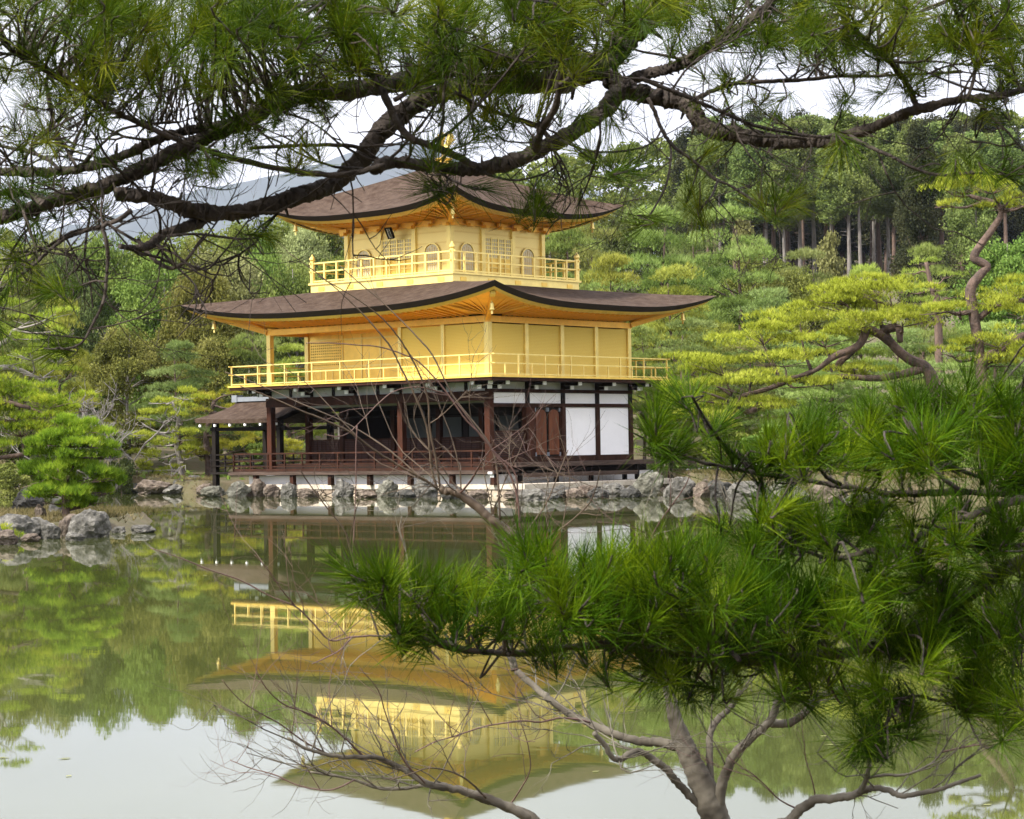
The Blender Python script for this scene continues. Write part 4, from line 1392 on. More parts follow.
for a in (
    ("cone", 828, 212, 52, 128, 'leaf_pale', "larger conical yellow-green tree standing against the dark cedar trunks"),
    ("cone", 742, 196, 46, 136, 'leaf_pale', "smaller conical pale tree with a dead spike beside the white trunk"),
    ("broad", 792, 262, 60, 118, 'leaf_olive', "brown-green bushy tree below the conical yellow-green tree"),
    ("broad", 1010, 222, 92, 116, 'leaf_green', "dense round green tree at the right edge beside the tall bent pine"),
    ("broad", 700, 262, 80, 124, 'leaf_green', "green broadleaf tree between the two slender-trunked pines"),
    ("broad", 760, 232, 66, 132, 'leaf_green', "green bushy tree just under the smaller conical tree"),
    ("broad", 635, 200, 76, 146, 'leaf_dark', "dark tree above the red-trunked pine on the slope"),
    ("broad", 545, 190, 80, 150, 'leaf_olive', "olive tree behind the right side of the upper roof"),
    ("broad", 480, 180, 80, 150, 'leaf_green', "green tree behind the ridge of the upper roof"),
): tree(*a)
tree("shrub", 782, 286, 30, 112, 'leaf_dark', "dark brown bush in the middle of the right slope")
G4 = "shrubs along the far shore"
for x, y, w_, d, lf, lb in (
    (118, 452, 34, 95, 'leaf_dark', "dark low shrub on the bank right of the islet pine"),
    (255, 440, 40, 98, 'leaf_green', "green shrub seen under the fishing porch roof"),
    (290, 438, 40, 100, 'leaf_pale', "pale green shrub seen through the open west bay of the ground storey"),
    (668, 400, 60, 92, 'leaf_green', "green shrub right of the white ground-storey wall"),
    (700, 392, 70, 88, 'leaf_olive', "olive shrub behind the lower boughs right of the white wall"),
    (735, 420, 60, 82, 'leaf_green', "bright shrub behind the pale gravel path"),
    (790, 418, 90, 80, 'leaf_green', "green shrub on the right shore behind the rocks"),
    (60, 455, 70, 96, 'leaf_green', "green shrub on the far bank behind the islet"),
    (10, 462, 50, 92, 'leaf_olive', "olive shrub on the far bank at the left edge"),
): tree("shrub", x, y, w_, d, lf, lb, group=G4)

# tall cedar stand high on the right slope
G3 = "tall cedars in the dark stand on the right slope"
LC = "tall straight cedar with a bare pale trunk in the dark stand on the right slope"
rc = random.Random(11)
for x in (719, 748, 764, 783, 797, 812, 830, 846, 858, 871, 886, 905):
    tree("cedar", x, 128 + rc.uniform(-10, 16) - (x > 800) * 6, rc.uniform(40, 54), 285 + rc.uniform(-8, 8), 'cedar', LC, G3)
for x in list(range(700, 1010, 15)):
    tree("cedar", x + rc.uniform(-5, 5), 122 + rc.uniform(-10, 14), rc.uniform(44, 60), 310 + rc.uniform(-9, 9), 'cedar', LC, G3, bark='trunk_brown')  # browner bark paints the stand's shade onto the second row's trunks
for x in list(range(690, 1020, 14)):
    tree("bigcedar", x + rc.uniform(-5, 5), 118 + rc.uniform(-8, 12), rc.uniform(44, 58), 338 + rc.uniform(-9, 9), 'cedar_dark', "full-crowned cedar with shade coloured into its leaves at the back of the cedar stand on the right slope", "cedars at the back of the stand")  # very dark leaf colour stands in for canopy shade inside the stand
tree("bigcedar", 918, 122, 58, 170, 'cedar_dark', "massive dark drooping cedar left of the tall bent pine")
tree("bigcedar", 962, 140, 60, 200, 'cedar', "broad greenish cedar behind the tall bent pine's crown")
tree("cedar", 974, 150, 44, 180, 'cedar', "thick pale-trunked cedar beside the tall bent pine's bare stem")

# distant woods on the hill crests, read as one mass
vs, rn = [], []
r_ = np.random.default_rng(31)
for i in range(390):
    x = r_.uniform(420, 1250) if i < 250 else (r_.uniform(-250, 420) if i < 330 else r_.uniform(690, 1020))
    d = r_.uniform(345, 420) if i < 250 else r_.uniform(165, 240)
    yt = (np.interp(x, [420, 560, 700, 860, 1024, 1250], [176, 150, 124, 112, 104, 96]) if i < 250 else np.interp(x, [-250, 0, 180, 420], [232, 246, 238, 190])) + r_.uniform(-6, 14)
    if i >= 330: d, yt = r_.uniform(352, 372), r_.uniform(205, 245)
    top = pt(x, yt, d)
    gz = ground_z(top)
    Hh = max(5, min(top[2] - gz, 27))
    nl = 700
    for k in range(5):
        c = np.array([top[0] + r_.normal(0, 1.6), top[1] + r_.normal(0, 1.6), top[2] - Hh * (0.12 + 0.17 * k)])
        rad = (1.3 + 0.45 * k) * 1.35
        p = in_pad(nl // 5, c, (rad, rad, rad * 0.9), r_, True)
        v, _ = leaf_quads(p, d / 560, r_)
        vs.append(v); rn.append(np.clip(r_.uniform(0.2, 0.8) + r_.normal(0, 0.12, nl // 5), 0, 1))
v = np.concatenate(vs)
o = np_mesh("distant_woods", v, np.arange(len(v)).reshape(-1, 4), M['leaf_green'], np.concatenate(rn))
tag(o, "mixed green woods along the hill crests behind the garden", "woods", kind="stuff")

# undergrowth on the slopes
n = 60000
px = r_.uniform(-350, 1350, n)
dd = 84 + 190 * r_.uniform(0, 1, n) ** 1.8
pp = CAM + RT0 * ((px - CX) / FPX * dd)[:, None] + FH * dd[:, None]
uu, vv = uv_of(pp)
gz = ground_h(uu, vv)
ok = (gz > 0.35) & ~((pp[:, 0] > -18) & (pp[:, 0] < 4) & (pp[:, 1] > -3) & (pp[:, 1] < 11))
clumpy = hash_noise(uu, vv, 0.8) + hash_noise(uu, vv, 0.27)
ok &= clumpy > -0.12
pp[:, 2] = gz + r_.uniform(0, 0.5, n) ** 1.5 * (0.6 + np.clip((dd - 95) / 30, 0, 1))
v, f_ = leaf_quads(pp[ok], 0.30, r_, 0.8)
o = np_mesh("undergrowth", v, f_, M['leaf_green'], np.clip(0.45 + clumpy[ok] * 0.6 + r_.normal(0, 0.15, ok.sum()), 0, 1))
tag(o, "low green undergrowth covering the banks and slopes under the trees", "undergrowth", kind="stuff")


# short brownish grass on the islet and along the banks
n = 26000
ua = np.concatenate([r_.uniform(-19, -8.5, 9000), np.zeros(n - 9000)])
va = np.concatenate([r_.uniform(42.5, 58.5, 9000), np.zeros(n - 9000)])
pxx = np.concatenate([r_.uniform(-250, 215, 9000), r_.uniform(655, 1250, 8000)])
vsh = np.interp(pxx, SHORE_X, SHORE)
va[9000:] = vsh + r_.uniform(0.3, 9, n - 9000)
ua[9000:] = (pxx - CX) / FPX * va[9000:]
ga = ground_h(ua, va)
pa = CAM + RT0 * ua[:, None] + FH * va[:, None]
pa[:, 2] = ga + 0.03
okk = (ga > 0.12) & (hash_noise(ua, va, 1.7) > -0.22)
v, f_ = tufts(pa[okk], np.tile([0, 0, 1.0], (okk.sum(), 1)), 4, 0.17, 0.022, r_, 0.8)
M['dry_grass'] = leaf_mat('dry_grass', (0.055, 0.055, 0.018), (0.13, 0.105, 0.045), (0.24, 0.19, 0.10))
o = np_mesh("grass", v, f_, M['dry_grass'], np.repeat(r_.uniform(0, 1, okk.sum()), 4))
tag(o, "short brownish grass on the islet and along the pond banks", "grass", kind="stuff")

# a few fallen leaves and needles afloat
n = 26
px = r_.uniform(-50, 1075, n); py = 505 + 330 * r_.uniform(0, 1, n) ** 1.4
fl = np.array([on_level(a, c, 0.004) for a, c in zip(px, py)])
fv, ff = leaf_quads(np.zeros((n, 3)), 0.07, r_, 400.0)
fv = fv + np.repeat(fl, 4, axis=0); fv[:, 2] = 0.004
o = np_mesh("floating_leaves", fv, ff, M['leaf_pale'], r_.uniform(0, 1, n))
tag(o, "scattered fallen leaves floating on the pond", "leaves", kind="stuff")
tree("shrub", 92, 804, 44, 8.9, 'leaf_green', "tip of a small green bush poking up at the bottom edge lower left", z0=-0.6)


# ---- bare twiggy trees
def grow_twigs(b_, base, d, L, r0, depth, r, droop=0.0, decay=0.55):
    n = 5
    pts = [np.array(base, float)]
    dd_ = unit(d)
    for i in range(n):
        dd_ = unit(dd_ + r.normal(0, 0.16, 3) + np.array([0, 0, 0.06 - droop]))
        pts.append(pts[-1] + dd_ * L / n)
    b_.tube(pts, np.linspace(r0, r0 * 0.45, n + 1), 4 if depth < 2 else 5, cap=False)
    if depth > 0:
        for i in range(r.integers(2, 5)):
            j = r.integers(1, n + 1)
            nd = unit(dd_ + r.normal(0, 0.65, 3))
            grow_twigs(b_, pts[j], nd, L * r.uniform(0.45, 0.75), r0 * decay, depth - 1, r, droop, decay)


base = pt(104, 470, 96)
base[2] = ground_z(base)
t_ = thing("bare_tree", "leafless grey thicket tree on the far bank right of the islet pine", "tree", base)
r_b = np.random.default_rng(5)
b_ = MB()
for i in range(12):
    a = r_b.uniform(0, 6.28)
    grow_twigs(b_, base + np.array([math.cos(a), math.sin(a), 0]) * 0.25 - np.array([0, 0, 0.2]), (math.cos(a) * 0.35, math.sin(a) * 0.35, 1), r_b.uniform(2.6, 3.8), 0.055, 4, r_b, 0.0, 0.74)
b_.build("branches", M['twig_grey'], t_)


# ---- pad-pruned pines, drawn limb by limb
def pad_pine(name, label, d, trunk, pads, leaf, bark, L=0.16, w=0.015, k=7, dens=1.0, limbs=(), group=None, seed=1, dz=0.7, upd=0.8):
    """trunk: (x, y, width px) from the foot up; pads: (x, y, half width, half height) in pixels at depth d; limbs: lists like trunk"""
    r = np.random.default_rng(seed)
    s = d / FPX
    foot = pt(trunk[0][0], trunk[0][1], d)
    gz = ground_z(foot)
    t_ = thing(name, label, "pine", (foot[0], foot[1], gz), group)
    b_ = MB()
    tp = [np.append(pt(x, y, d), wpx * s * 0.5) for x, y, wpx in trunk]
    if tp[0][2] > gz:
        tp.insert(0, np.append(np.array([foot[0], foot[1], gz - 0.3]), trunk[0][2] * s * 0.6))
    sp = smooth_path(tp, sub=5)
    b_.tube(sp[:, :3], sp[:, 3], 9, 0.06)
    allp = [sp]
    for lb in limbs:
        off = r.uniform(-0.6, 0.6)
        lp = smooth_path([np.append(pt(x, y, d + off * min(1, i / 2)), wpx * s * 0.5) for i, (x, y, wpx) in enumerate(lb)], sub=5)
        b_.tube(lp[:, :3], lp[:, 3], 7, 0.08)
        allp.append(lp)
    ap = np.concatenate(allp)
    vs, rn = [], []
    for (x, y, hw, hh) in pads:
        rad = np.array([hw * s, hw * s, hh * s])
        c = pt(x, y, d + r.uniform(-1, 1) * dz * hw * s)
        # limb to the pad
        dist = np.linalg.norm(ap[:, :3] - (c - np.array([0, 0, rad[2] * 0.8])), axis=1) + np.where(ap[:, 2] > c[2] + 0.1, 1.5, 0)
        a = ap[np.argmin(dist)]
        e = c - np.array([0, 0, rad[2] * 0.35])
        mid = (a[:3] + e) / 2 + r.normal(0, 0.08, 3) - np.array([0, 0, 0.08])
        b_.tube(smooth_path([a[:3], mid, e], sub=3), np.linspace(min(a[3] * 0.7, 0.07), 0.015, 7), 5)
        for q in range(7):
            an = r.uniform(0, 6.28)
            b_.tube([mid * 0.5 + e * 0.5, e + np.array([math.cos(an) * rad[0] * 0.7, math.sin(an) * rad[1] * 0.7, rad[2] * r.uniform(-0.2, 0.4)])], [0.016, 0.006], 4)
        nsub = max(3, int(hw * hh / 55))
        for q in range(nsub):
            dv = rand_unit(1, r)[0] * r.uniform(0.25, 1.08)
            sc = c + dv * rad
            sr = rad * r.uniform(0.30, 0.5) + np.array([0.06, 0.06, 0.04])
            m_ = int(np.clip(hw * hh * 0.85 * dens / nsub, 25, 900))
            p = in_pad(m_, sc, sr, r)
            ax = unit((p - sc) / sr * 0.45 + np.array([0, 0, upd]))
            v, _ = tufts(p, ax, k, L, w, r, 0.62)
            vs.append(v)
            rn.append(np.repeat(np.clip(r.uniform(0.2, 0.75) + r.normal(0, 0.30, m_), 0, 1), k))
    b_.build("trunk", bark, t_, smooth=True)
    v = np.concatenate(vs)
    np_mesh("crown", v, np.arange(len(v)).reshape(-1, 3), M[leaf], np.concatenate(rn), t_)
    return t_


pad_pine("garden_pine", "long low yellow-green pine with a curved red trunk on the right shore", 70,
         [(940, 400, 16), (934, 385, 14), (926, 368, 12), (908, 358, 10), (893, 345, 9), (882, 328, 7)],
         [(840, 296, 56, 13), (890, 292, 40, 11), (800, 318, 54, 12), (858, 322, 44, 12), (762, 340, 52, 11), (822, 338, 46, 10), (720, 362, 48, 10),
          (782, 360, 46, 10), (742, 384, 50, 10), (700, 398, 36, 9), (800, 384, 40, 9), (832, 300, 34, 16), (868, 306, 36, 16), (872, 280, 32, 8), (902, 318, 40, 12),
          (770, 404, 40, 9), (722, 416, 44, 10), (850, 372, 36, 8), (680, 384, 22, 7), (760, 330, 30, 10), (690, 372, 22, 6)],
         'pine_yellow', M['trunk_red'], dens=1.7,
         limbs=([(893, 345, 8), (870, 330, 9), (858, 346, 8), (835, 356, 7), (812, 372, 4), (780, 380, 3)], [(884, 330, 10), (898, 328, 8), (900, 342, 6)],
                [(858, 346, 7), (838, 366, 7), (856, 372, 5)], [(812, 372, 6), (770, 388, 5), (735, 398, 4)], [(926, 368, 9), (880, 378, 7), (840, 376, 5)],
                [(760, 404, 8), (750, 412, 7), (735, 404, 5)]), seed=3)
pad_pine("garden_pine", "tall pine with a bare bent red trunk and yellow-green top at the right edge", 64,
         [(985, 400, 14), (981, 370, 12), (977, 335, 11), (972, 304, 11), (971, 288, 11), (981, 274, 9), (987, 266, 8), (974, 258, 9), (980, 246, 8), (993, 228, 7), (1001, 214, 6), (997, 202, 5)],
         [(960, 188, 30, 11), (990, 184, 30, 10), (1012, 190, 26, 12), (944, 204, 14, 7), (1005, 205, 22, 9), (940, 184, 12, 6), (1030, 200, 20, 10), (1000, 300, 44, 13), (960, 308, 34, 9),
          (1018, 290, 30, 11), (935, 312, 24, 7), (1030, 312, 40, 12), (1000, 340, 40, 10), (960, 345, 26, 7), (1030, 350, 36, 12), (950, 352, 22, 6), (990, 362, 40, 10)],
         'pine_yellow', M['trunk_red'],
         limbs=([(996, 204, 7), (984, 200, 6), (970, 196, 4)], [(980, 362, 14), (1000, 352, 12), (1018, 338, 9), (1040, 332, 8)], [(976, 320, 7), (1000, 304, 6), (1030, 300, 5)], [(974, 312, 6), (955, 314, 4)]), seed=4)
pad_pine("garden_pine", "small green pine in front of the dark cedar trunks", 104,
         [(938, 316, 8), (934, 295, 7), (930, 280, 5), (926, 262, 4)],
         [(928, 262, 22, 6), (945, 274, 18, 5), (912, 274, 18, 5), (935, 288, 28, 6), (905, 290, 18, 5), (955, 296, 20, 5), (920, 302, 26, 6)],
         'pine_light', M['trunk_brown'], L=0.2, w=0.02, k=6, seed=5)
G5 = "pruned pines beside the fishing porch"
pad_pine("garden_pine", "pruned light green pine with a leaning trunk left of the fishing porch", 98,
         [(182, 484, 7), (180, 462, 6), (176, 440, 5), (178, 420, 4), (172, 402, 3)],
         [(165, 400, 24, 8), (186, 394, 22, 7), (150, 416, 20, 7), (180, 416, 26, 8), (146, 434, 18, 7), (176, 436, 28, 9), (150, 452, 20, 8), (184, 455, 24, 8), (148, 468, 18, 8), (170, 472, 22, 7), (200, 444, 16, 7), (142, 422, 12, 6), (158, 444, 16, 7)],
         'pine_yellow', M['trunk_grey'], L=0.16, w=0.016, dens=2.0, seed=6, group=G5)
pad_pine("garden_pine", "pruned yellow-green pine with a reddish trunk just behind the fishing porch", 99,
         [(209, 482, 7), (208, 460, 7), (206, 436, 6), (210, 418, 5), (214, 402, 4)],
         [(212, 396, 26, 7), (232, 392, 22, 6), (198, 404, 18, 6), (222, 410, 24, 6), (240, 404, 18, 6), (204, 424, 22, 7), (226, 432, 20, 7), (216, 448, 22, 8), (196, 452, 14, 7), (236, 448, 18, 8), (220, 462, 20, 7), (250, 436, 22, 9), (262, 452, 20, 8), (280, 444, 20, 9), (296, 452, 18, 8)],
         'pine_yellow', M['trunk_red'], L=0.16, w=0.016, dens=2.0, seed=7, group=G5)
pad_pine("garden_pine", "rounded bright green pine on the islet at the left", 50,
         [(66, 514, 8), (64, 490, 7), (60, 470, 6), (66, 446, 5), (72, 424, 4)],
         [(72, 424, 20, 11), (62, 440, 28, 12), (88, 442, 26, 12), (48, 452, 24, 11), (76, 458, 32, 13), (104, 456, 18, 10), (40, 470, 24, 11), (68, 474, 32, 12), (98, 474, 24, 12), (44, 486, 26, 10), (78, 490, 34, 11), (106, 490, 20, 9), (60, 500, 26, 8), (90, 502, 26, 7), (86, 430, 18, 10), (34, 484, 18, 9), (110, 474, 12, 8)],
         'pine_bright', M['trunk_brown'], L=0.15, w=0.011, k=9, dens=2.3, upd=1.0, seed=8)
pad_pine("garden_pine", "wide bright pine with horizontal limbs entering from the left edge over the islet", 56,
         [(-60, 520, 22), (-58, 470, 20), (-62, 420, 18), (-56, 370, 14), (-50, 330, 10)],
         [(20, 392, 40, 12), (56, 400, 34, 11), (-10, 400, 30, 14), (40, 412, 36, 10), (0, 416, 34, 12), (76, 410, 20, 8), (20, 428, 30, 9), (-20, 430, 30, 12), (-40, 370, 40, 16), (0, 384, 30, 10), (-60, 330, 40, 20), (-10, 446, 26, 8), (46, 424, 20, 8)],
         'pine_bright', M['trunk_brown'],
         limbs=([(-58, 440, 10), (-20, 424, 7), (10, 422, 5), (40, 430, 4)], [(-60, 410, 8), (-10, 400, 6), (30, 408, 4)], [(-58, 478, 7), (-20, 462, 5), (24, 454, 4)]), L=0.13, w=0.011, k=8, dens=1.2, seed=9)
pad_pine("garden_pine", "yellow-green pine with flat pads high at the left edge behind the islet", 80,
         [(-34, 500, 16), (-30, 450, 15), (-24, 390, 13), (-16, 340, 10), (-10, 300, 7)],
         [(10, 262, 26, 8), (-10, 250, 30, 9), (56, 312, 22, 7), (30, 318, 26, 8), (6, 304, 30, 9), (20, 336, 34, 9), (50, 330, 20, 6), (-10, 330, 30, 10), (30, 350, 36, 9), (62, 356, 22, 7), (4, 362, 30, 9), (40, 372, 30, 8), (0, 282, 26, 8), (70, 344, 16, 6)],
         'pine_yellow', M['trunk_grey'], limbs=([(-22, 380, 8), (0, 368, 6), (20, 370, 5), (40, 380, 3)], [(-18, 350, 7), (5, 342, 5), (14, 330, 4)]), L=0.16, w=0.014, k=7, seed=10)
pad_pine("islet_bush", "small bright green pine bush at the islet's waterside lower left", 45,
         [(2, 556, 5), (4, 545, 4), (6, 536, 3)],
         [(4, 540, 14, 6), (-8, 536, 14, 7), (14, 536, 8, 5), (2, 530, 10, 4)], 'pine_bright', M['trunk_brown'], L=0.08, w=0.007, dens=1.6, seed=12)


# ---- rocks
def rock_mesh(seed, sx, sy, sz):
    r = np.random.default_rng(seed)
    import bmesh
    bm = bmesh.new()
    bmesh.ops.create_icosphere(bm, subdivisions=4, radius=1.0)
    n = 13
    nrm = rand_unit(n, r); dist = r.uniform(0.62, 0.98, n)
    off = r.uniform(0, 50, 3)
    for v in bm.verts:
        d = np.array(v.co)
        q = nrm @ d
        rr = np.min(np.where(q > 0.05, dist / np.maximum(q, 0.05), 9))
        rr = min(rr, 1.0)
        p = Vector(d * 2.2 + off)
        rr *= 1 + 0.20 * mnoise.noise(p) + 0.11 * mnoise.noise(p * 2.6) + 0.06 * mnoise.noise(p * 6.5)
        v.co = Vector((d[0] * rr * sx, d[1] * rr * sy, d[2] * rr * sz))
    me = bpy.data.meshes.new("rock")
    bm.to_mesh(me); bm.free()
    return me


def rock(x, yb, wpx, hpx, mt, label, seed, group=None, name="shore_rock", deep=0.8, dz=0.0):
    """a rock whose foot meets the water at pixel (x, yb)"""
    p = on_level(x, yb, dz)
    s = depth_of(p) / FPX
    a, h = wpx * s / 2, hpx * s
    me = rock_mesh(seed, a * 1.08, a * deep, h * 0.72)
    me.materials.append(mt)
    o = bpy.data.objects.new(name, me)
    COL.objects.link(o)
    c = p + FH * a * deep * 0.6
    o.location = (c[0], c[1], dz + h * 0.36)
    o.rotation_euler = (0, 0, YAW + (seed * 0.7 % 0.6 - 0.3))
    tag(o, label, "rock", group)
    return o


RG = "rocks along the pavilion's stone edge"
for i, (x, yb, w_, h_, mt, lb) in enumerate((
    (152, 494, 38, 15, 'stone_brown', "broad flat brownish rock at the waterline under the pruned pine"),
    (134, 493, 30, 9, 'stone_dark', "low dark rock at the waterline left of the broad flat brownish rock"),
    (173, 494, 20, 9, 'stone', "small grey rock right of the broad flat brownish rock"),
    (204, 495, 18, 12, 'stone_brown', "brown rock between the dark sloping rock and the porch post"),
    (190, 493, 34, 16, 'stone_dark', "dark sloping rock left of the fishing porch's foot"),
    (213, 497, 24, 10, 'stone_green', "low greenish rock at the foot of the porch post"),
    (238, 497, 22, 14, 'stone_green', "lichen-grey rock just right of the porch post's foot"),
    (256, 496.5, 20, 18, 'stone_brown', "upright pinkish rock left of the white plaster base"),
    (272, 497, 18, 12, 'stone_brown', "small tan rock under the left end of the white plaster base"),
    (289, 497, 18, 14, 'stone', "grey rock under the left end of the lower veranda"),
    (343, 497, 20, 16, 'stone', "rounded grey boulder under the second stub post of the lower veranda"),
    (386, 497, 22, 16, 'stone_green', "pale lichened boulder below the middle of the long veranda rail"),
    (424, 497.5, 25, 17, 'stone', "largest grey boulder standing at the water before the plaster base"),
    (453, 499, 24, 14, 'stone_dark', "dark low rock behind the bare arching shoots"),
    (478, 499, 22, 10, 'stone_brown', "flat brown rock left of the platform's corner"),
    (536, 501, 30, 13, 'stone', "pale-topped angular rock at the platform's near corner"),
    (562, 498, 28, 12, 'stone_dark', "dark squat rock under the sandy ledge"),
    (588, 497.5, 30, 12, 'stone_brown', "brown rock in the middle of the right-hand ledge"),
    (613, 497, 26, 13, 'stone', "grey rock left of the big pale green boulder"),
    (649, 497, 30, 25, 'stone_green', "big pale green boulder at the right end of the stone ledge"),
    (680, 497, 30, 19, 'stone', "speckled white-grey boulder right of the pale green one"),
    (703, 497, 22, 16, 'stone_brown', "pinkish round rock below the pale gravel path"),
    (722, 497.5, 26, 18, 'stone_dark', "dark mossy rock at the right end of the gravel path"),
    (752, 501, 44, 22, 'stone', "broad grey rock beside the thin pale sapling stems"),
    (790, 503, 44, 20, 'stone_green', "long lichen-grey rock behind the pine needles on the right shore"),
    (828, 504, 40, 20, 'stone_brown', "brownish rock under the pine boughs farthest along the right shore"),
    (516, 499.5, 24, 10, 'stone_brown', "small brown rock filling the platform's near corner"),
    (550, 499, 18, 9, 'stone', "small grey rock between the pale-topped rock and the dark squat rock"),
    (575, 498, 20, 10, 'stone_brown', "small brown rock right of the dark squat rock"),
    (600, 498, 22, 10, 'stone_dark', "small dark rock in the middle of the right-hand ledge"),
    (631, 497.5, 20, 12, 'stone_dark', "dark rock tucked against the big pale green boulder's left side"),
    (308, 497.5, 22, 9, 'stone_brown', "low brown rock right of the white plaster base's left end"),
    (365, 498, 24, 8, 'stone_brown', "low brown rock between the rounded grey boulder and the pale lichened boulder"),
    (405, 498, 20, 8, 'stone_dark', "low dark rock left of the largest grey boulder"),
    (868, 508, 44, 20, 'stone', "grey rock half hidden under the right-hand pine boughs"),
)):
    rock(x, yb, w_, h_, M[mt], lb, 40 + i, RG)
RI = "rocks edging the islet"
for i, (x, yb, w_, h_, mt, lb, dz) in enumerate((
    (88, 538, 40, 27, 'stone', "large pale lichen-streaked rock at the islet's right tip", 0),
    (47, 539, 22, 19, 'stone', "blocky grey rock in the middle of the islet's edge", 0),
    (64, 537, 14, 20, 'stone_brown', "narrow tan rock wedged left of the islet's large tip rock", 0),
    (14, 540, 46, 24, 'stone', "long grey rock along the islet's left shore", 0),
    (30, 542, 18, 8, 'stone_brown', "small brown stone at the water left of the blocky islet rock", 0),
    (25, 512, 32, 22, 'stone_dark', "dark triangular rock standing at the left foot of the islet pine", 0.3),
    (58, 515, 28, 16, 'stone_dark', "dark rock beneath the islet pine's lowest needles", 0.3),
    (40, 519, 12, 14, 'stone_brown', "small upright pale stone between the two dark islet rocks", 0.3),
    (74, 541, 18, 9, 'stone', "low grey stone at the water in front of the narrow tan rock", 0),
    (2, 545, 26, 14, 'stone_brown', "brown rock at the islet's left waterline", 0),
    (104, 536, 14, 12, 'stone', "small pale rock at the islet's far right waterline", 0),
    (-14, 545, 40, 22, 'stone', "grey rock cut by the left edge at the islet's shore", 0),
    (118, 534, 16, 8, 'stone', "small flat stone just off the islet's right tip", -0.02),
    (36, 533, 26, 15, 'stone', "grey rock behind the long islet rock", 0.1),
    (70, 531, 22, 16, 'stone_brown', "tan rock behind the narrow islet rock", 0.1),
    (140, 534, 26, 9, 'stone', "low rock standing alone in the water right of the islet", -0.02),
)):
    rock(x, yb, w_, h_, M[mt], lb, 80 + i, RI, "islet_rock" if x < 120 else "water_rock", dz=dz)

# pale gravel path on the right shore, laid on the bank
def on_ground(x, y):
    for d in np.arange(62, 100, 0.1):
        p = pt(x, y, d)
        if p[2] <= ground_z(p): break
    p[2] = ground_z(p) + 0.03
    return p
gp = [on_ground(x, 471.0 - q * 1.5 - (x - 660) * 0.02) for x in np.linspace(655, 800, 40) for q in range(4)]
gp = np.array(gp)
struct(np_mesh("gravel_path", gp, np.array([[4 * i + k, 4 * i + 4 + k, 4 * i + 5 + k, 4 * i + 1 + k] for i in range(39) for k in range(3)]), M['gravel'], smooth=True))

# ------------------------------------------------------------------ the pines the photographer looks through
M['bark_pine'] = bark_mat('pine_bark', (0.014, 0.011, 0.009), (0.072, 0.057, 0.047), 22, 1.0, 0.03)
M['bark_bare'] = bark_mat('smooth_grey_bark', (0.034, 0.028, 0.021), (0.18, 0.16, 0.125), 11, 0.8, 0.012)
M['shoot'] = mat('reddish_shoots', (0.06, 0.028, 0.022), 0.6, col2=(0.13, 0.075, 0.06), scale=7.0)
M['shoot_dark'] = mat('brown_shoots', (0.04, 0.027, 0.016), 0.7, col2=(0.10, 0.068, 0.042), scale=7.0)
M['needle_top'] = leaf_mat('dark_pine_needles', (0.012, 0.030, 0.002), (0.048, 0.084, 0.003), (0.175, 0.185, 0.010), transl=0.25, clump=5.0, val=0.1, hue=0.005)
M['needle_low'] = leaf_mat('green_pine_needles', (0.009, 0.027, 0.001), (0.039, 0.084, 0.002), (0.145, 0.205, 0.005), transl=0.25, clump=6.0, val=0.1, hue=0.005)


def needles(pos, axis, k, L, w, r, spread, shoot):
    """long thin bent needles along the last centimetres of each shoot"""
    n = len(pos)
    N = n * k
    ax = np.repeat(axis, k, axis=0)
    back = r.uniform(0, 1, N)
    p = np.repeat(pos, k, axis=0) - ax * (back * shoot)[:, None]
    sp = spread * (0.55 + 0.75 * back)
    d = unit(ax + rand_unit(N, r) * sp[:, None])
    ln = L * np.repeat(r.uniform(0.8, 1.15, n), k) * r.uniform(0.6, 1.15, N)
    s = unit(np.cross(d, rand_unit(N, r)))
    bend = np.cross(s, d) * (r.uniform(-0.20, 0.20, N) * ln)[:, None]
    bend[:, 2] -= 0.05 * ln
    mid = p + d * (ln * 0.55)[:, None] + bend * 0.25
    tip = p + d * ln[:, None] + bend
    hw = w * 0.5
    v = np.stack([p - s * hw * 0.7, p + s * hw * 0.7, mid - s * hw, mid + s * hw, tip], axis=1).reshape(-1, 3)
    b0 = np.arange(N)[:, None] * 5
    f = np.concatenate([b0 + np.array([[0, 1, 3]]), b0 + np.array([[0, 3, 2]]), b0 + np.array([[2, 3, 4]])], axis=1).reshape(-1, 3)
    return v, f


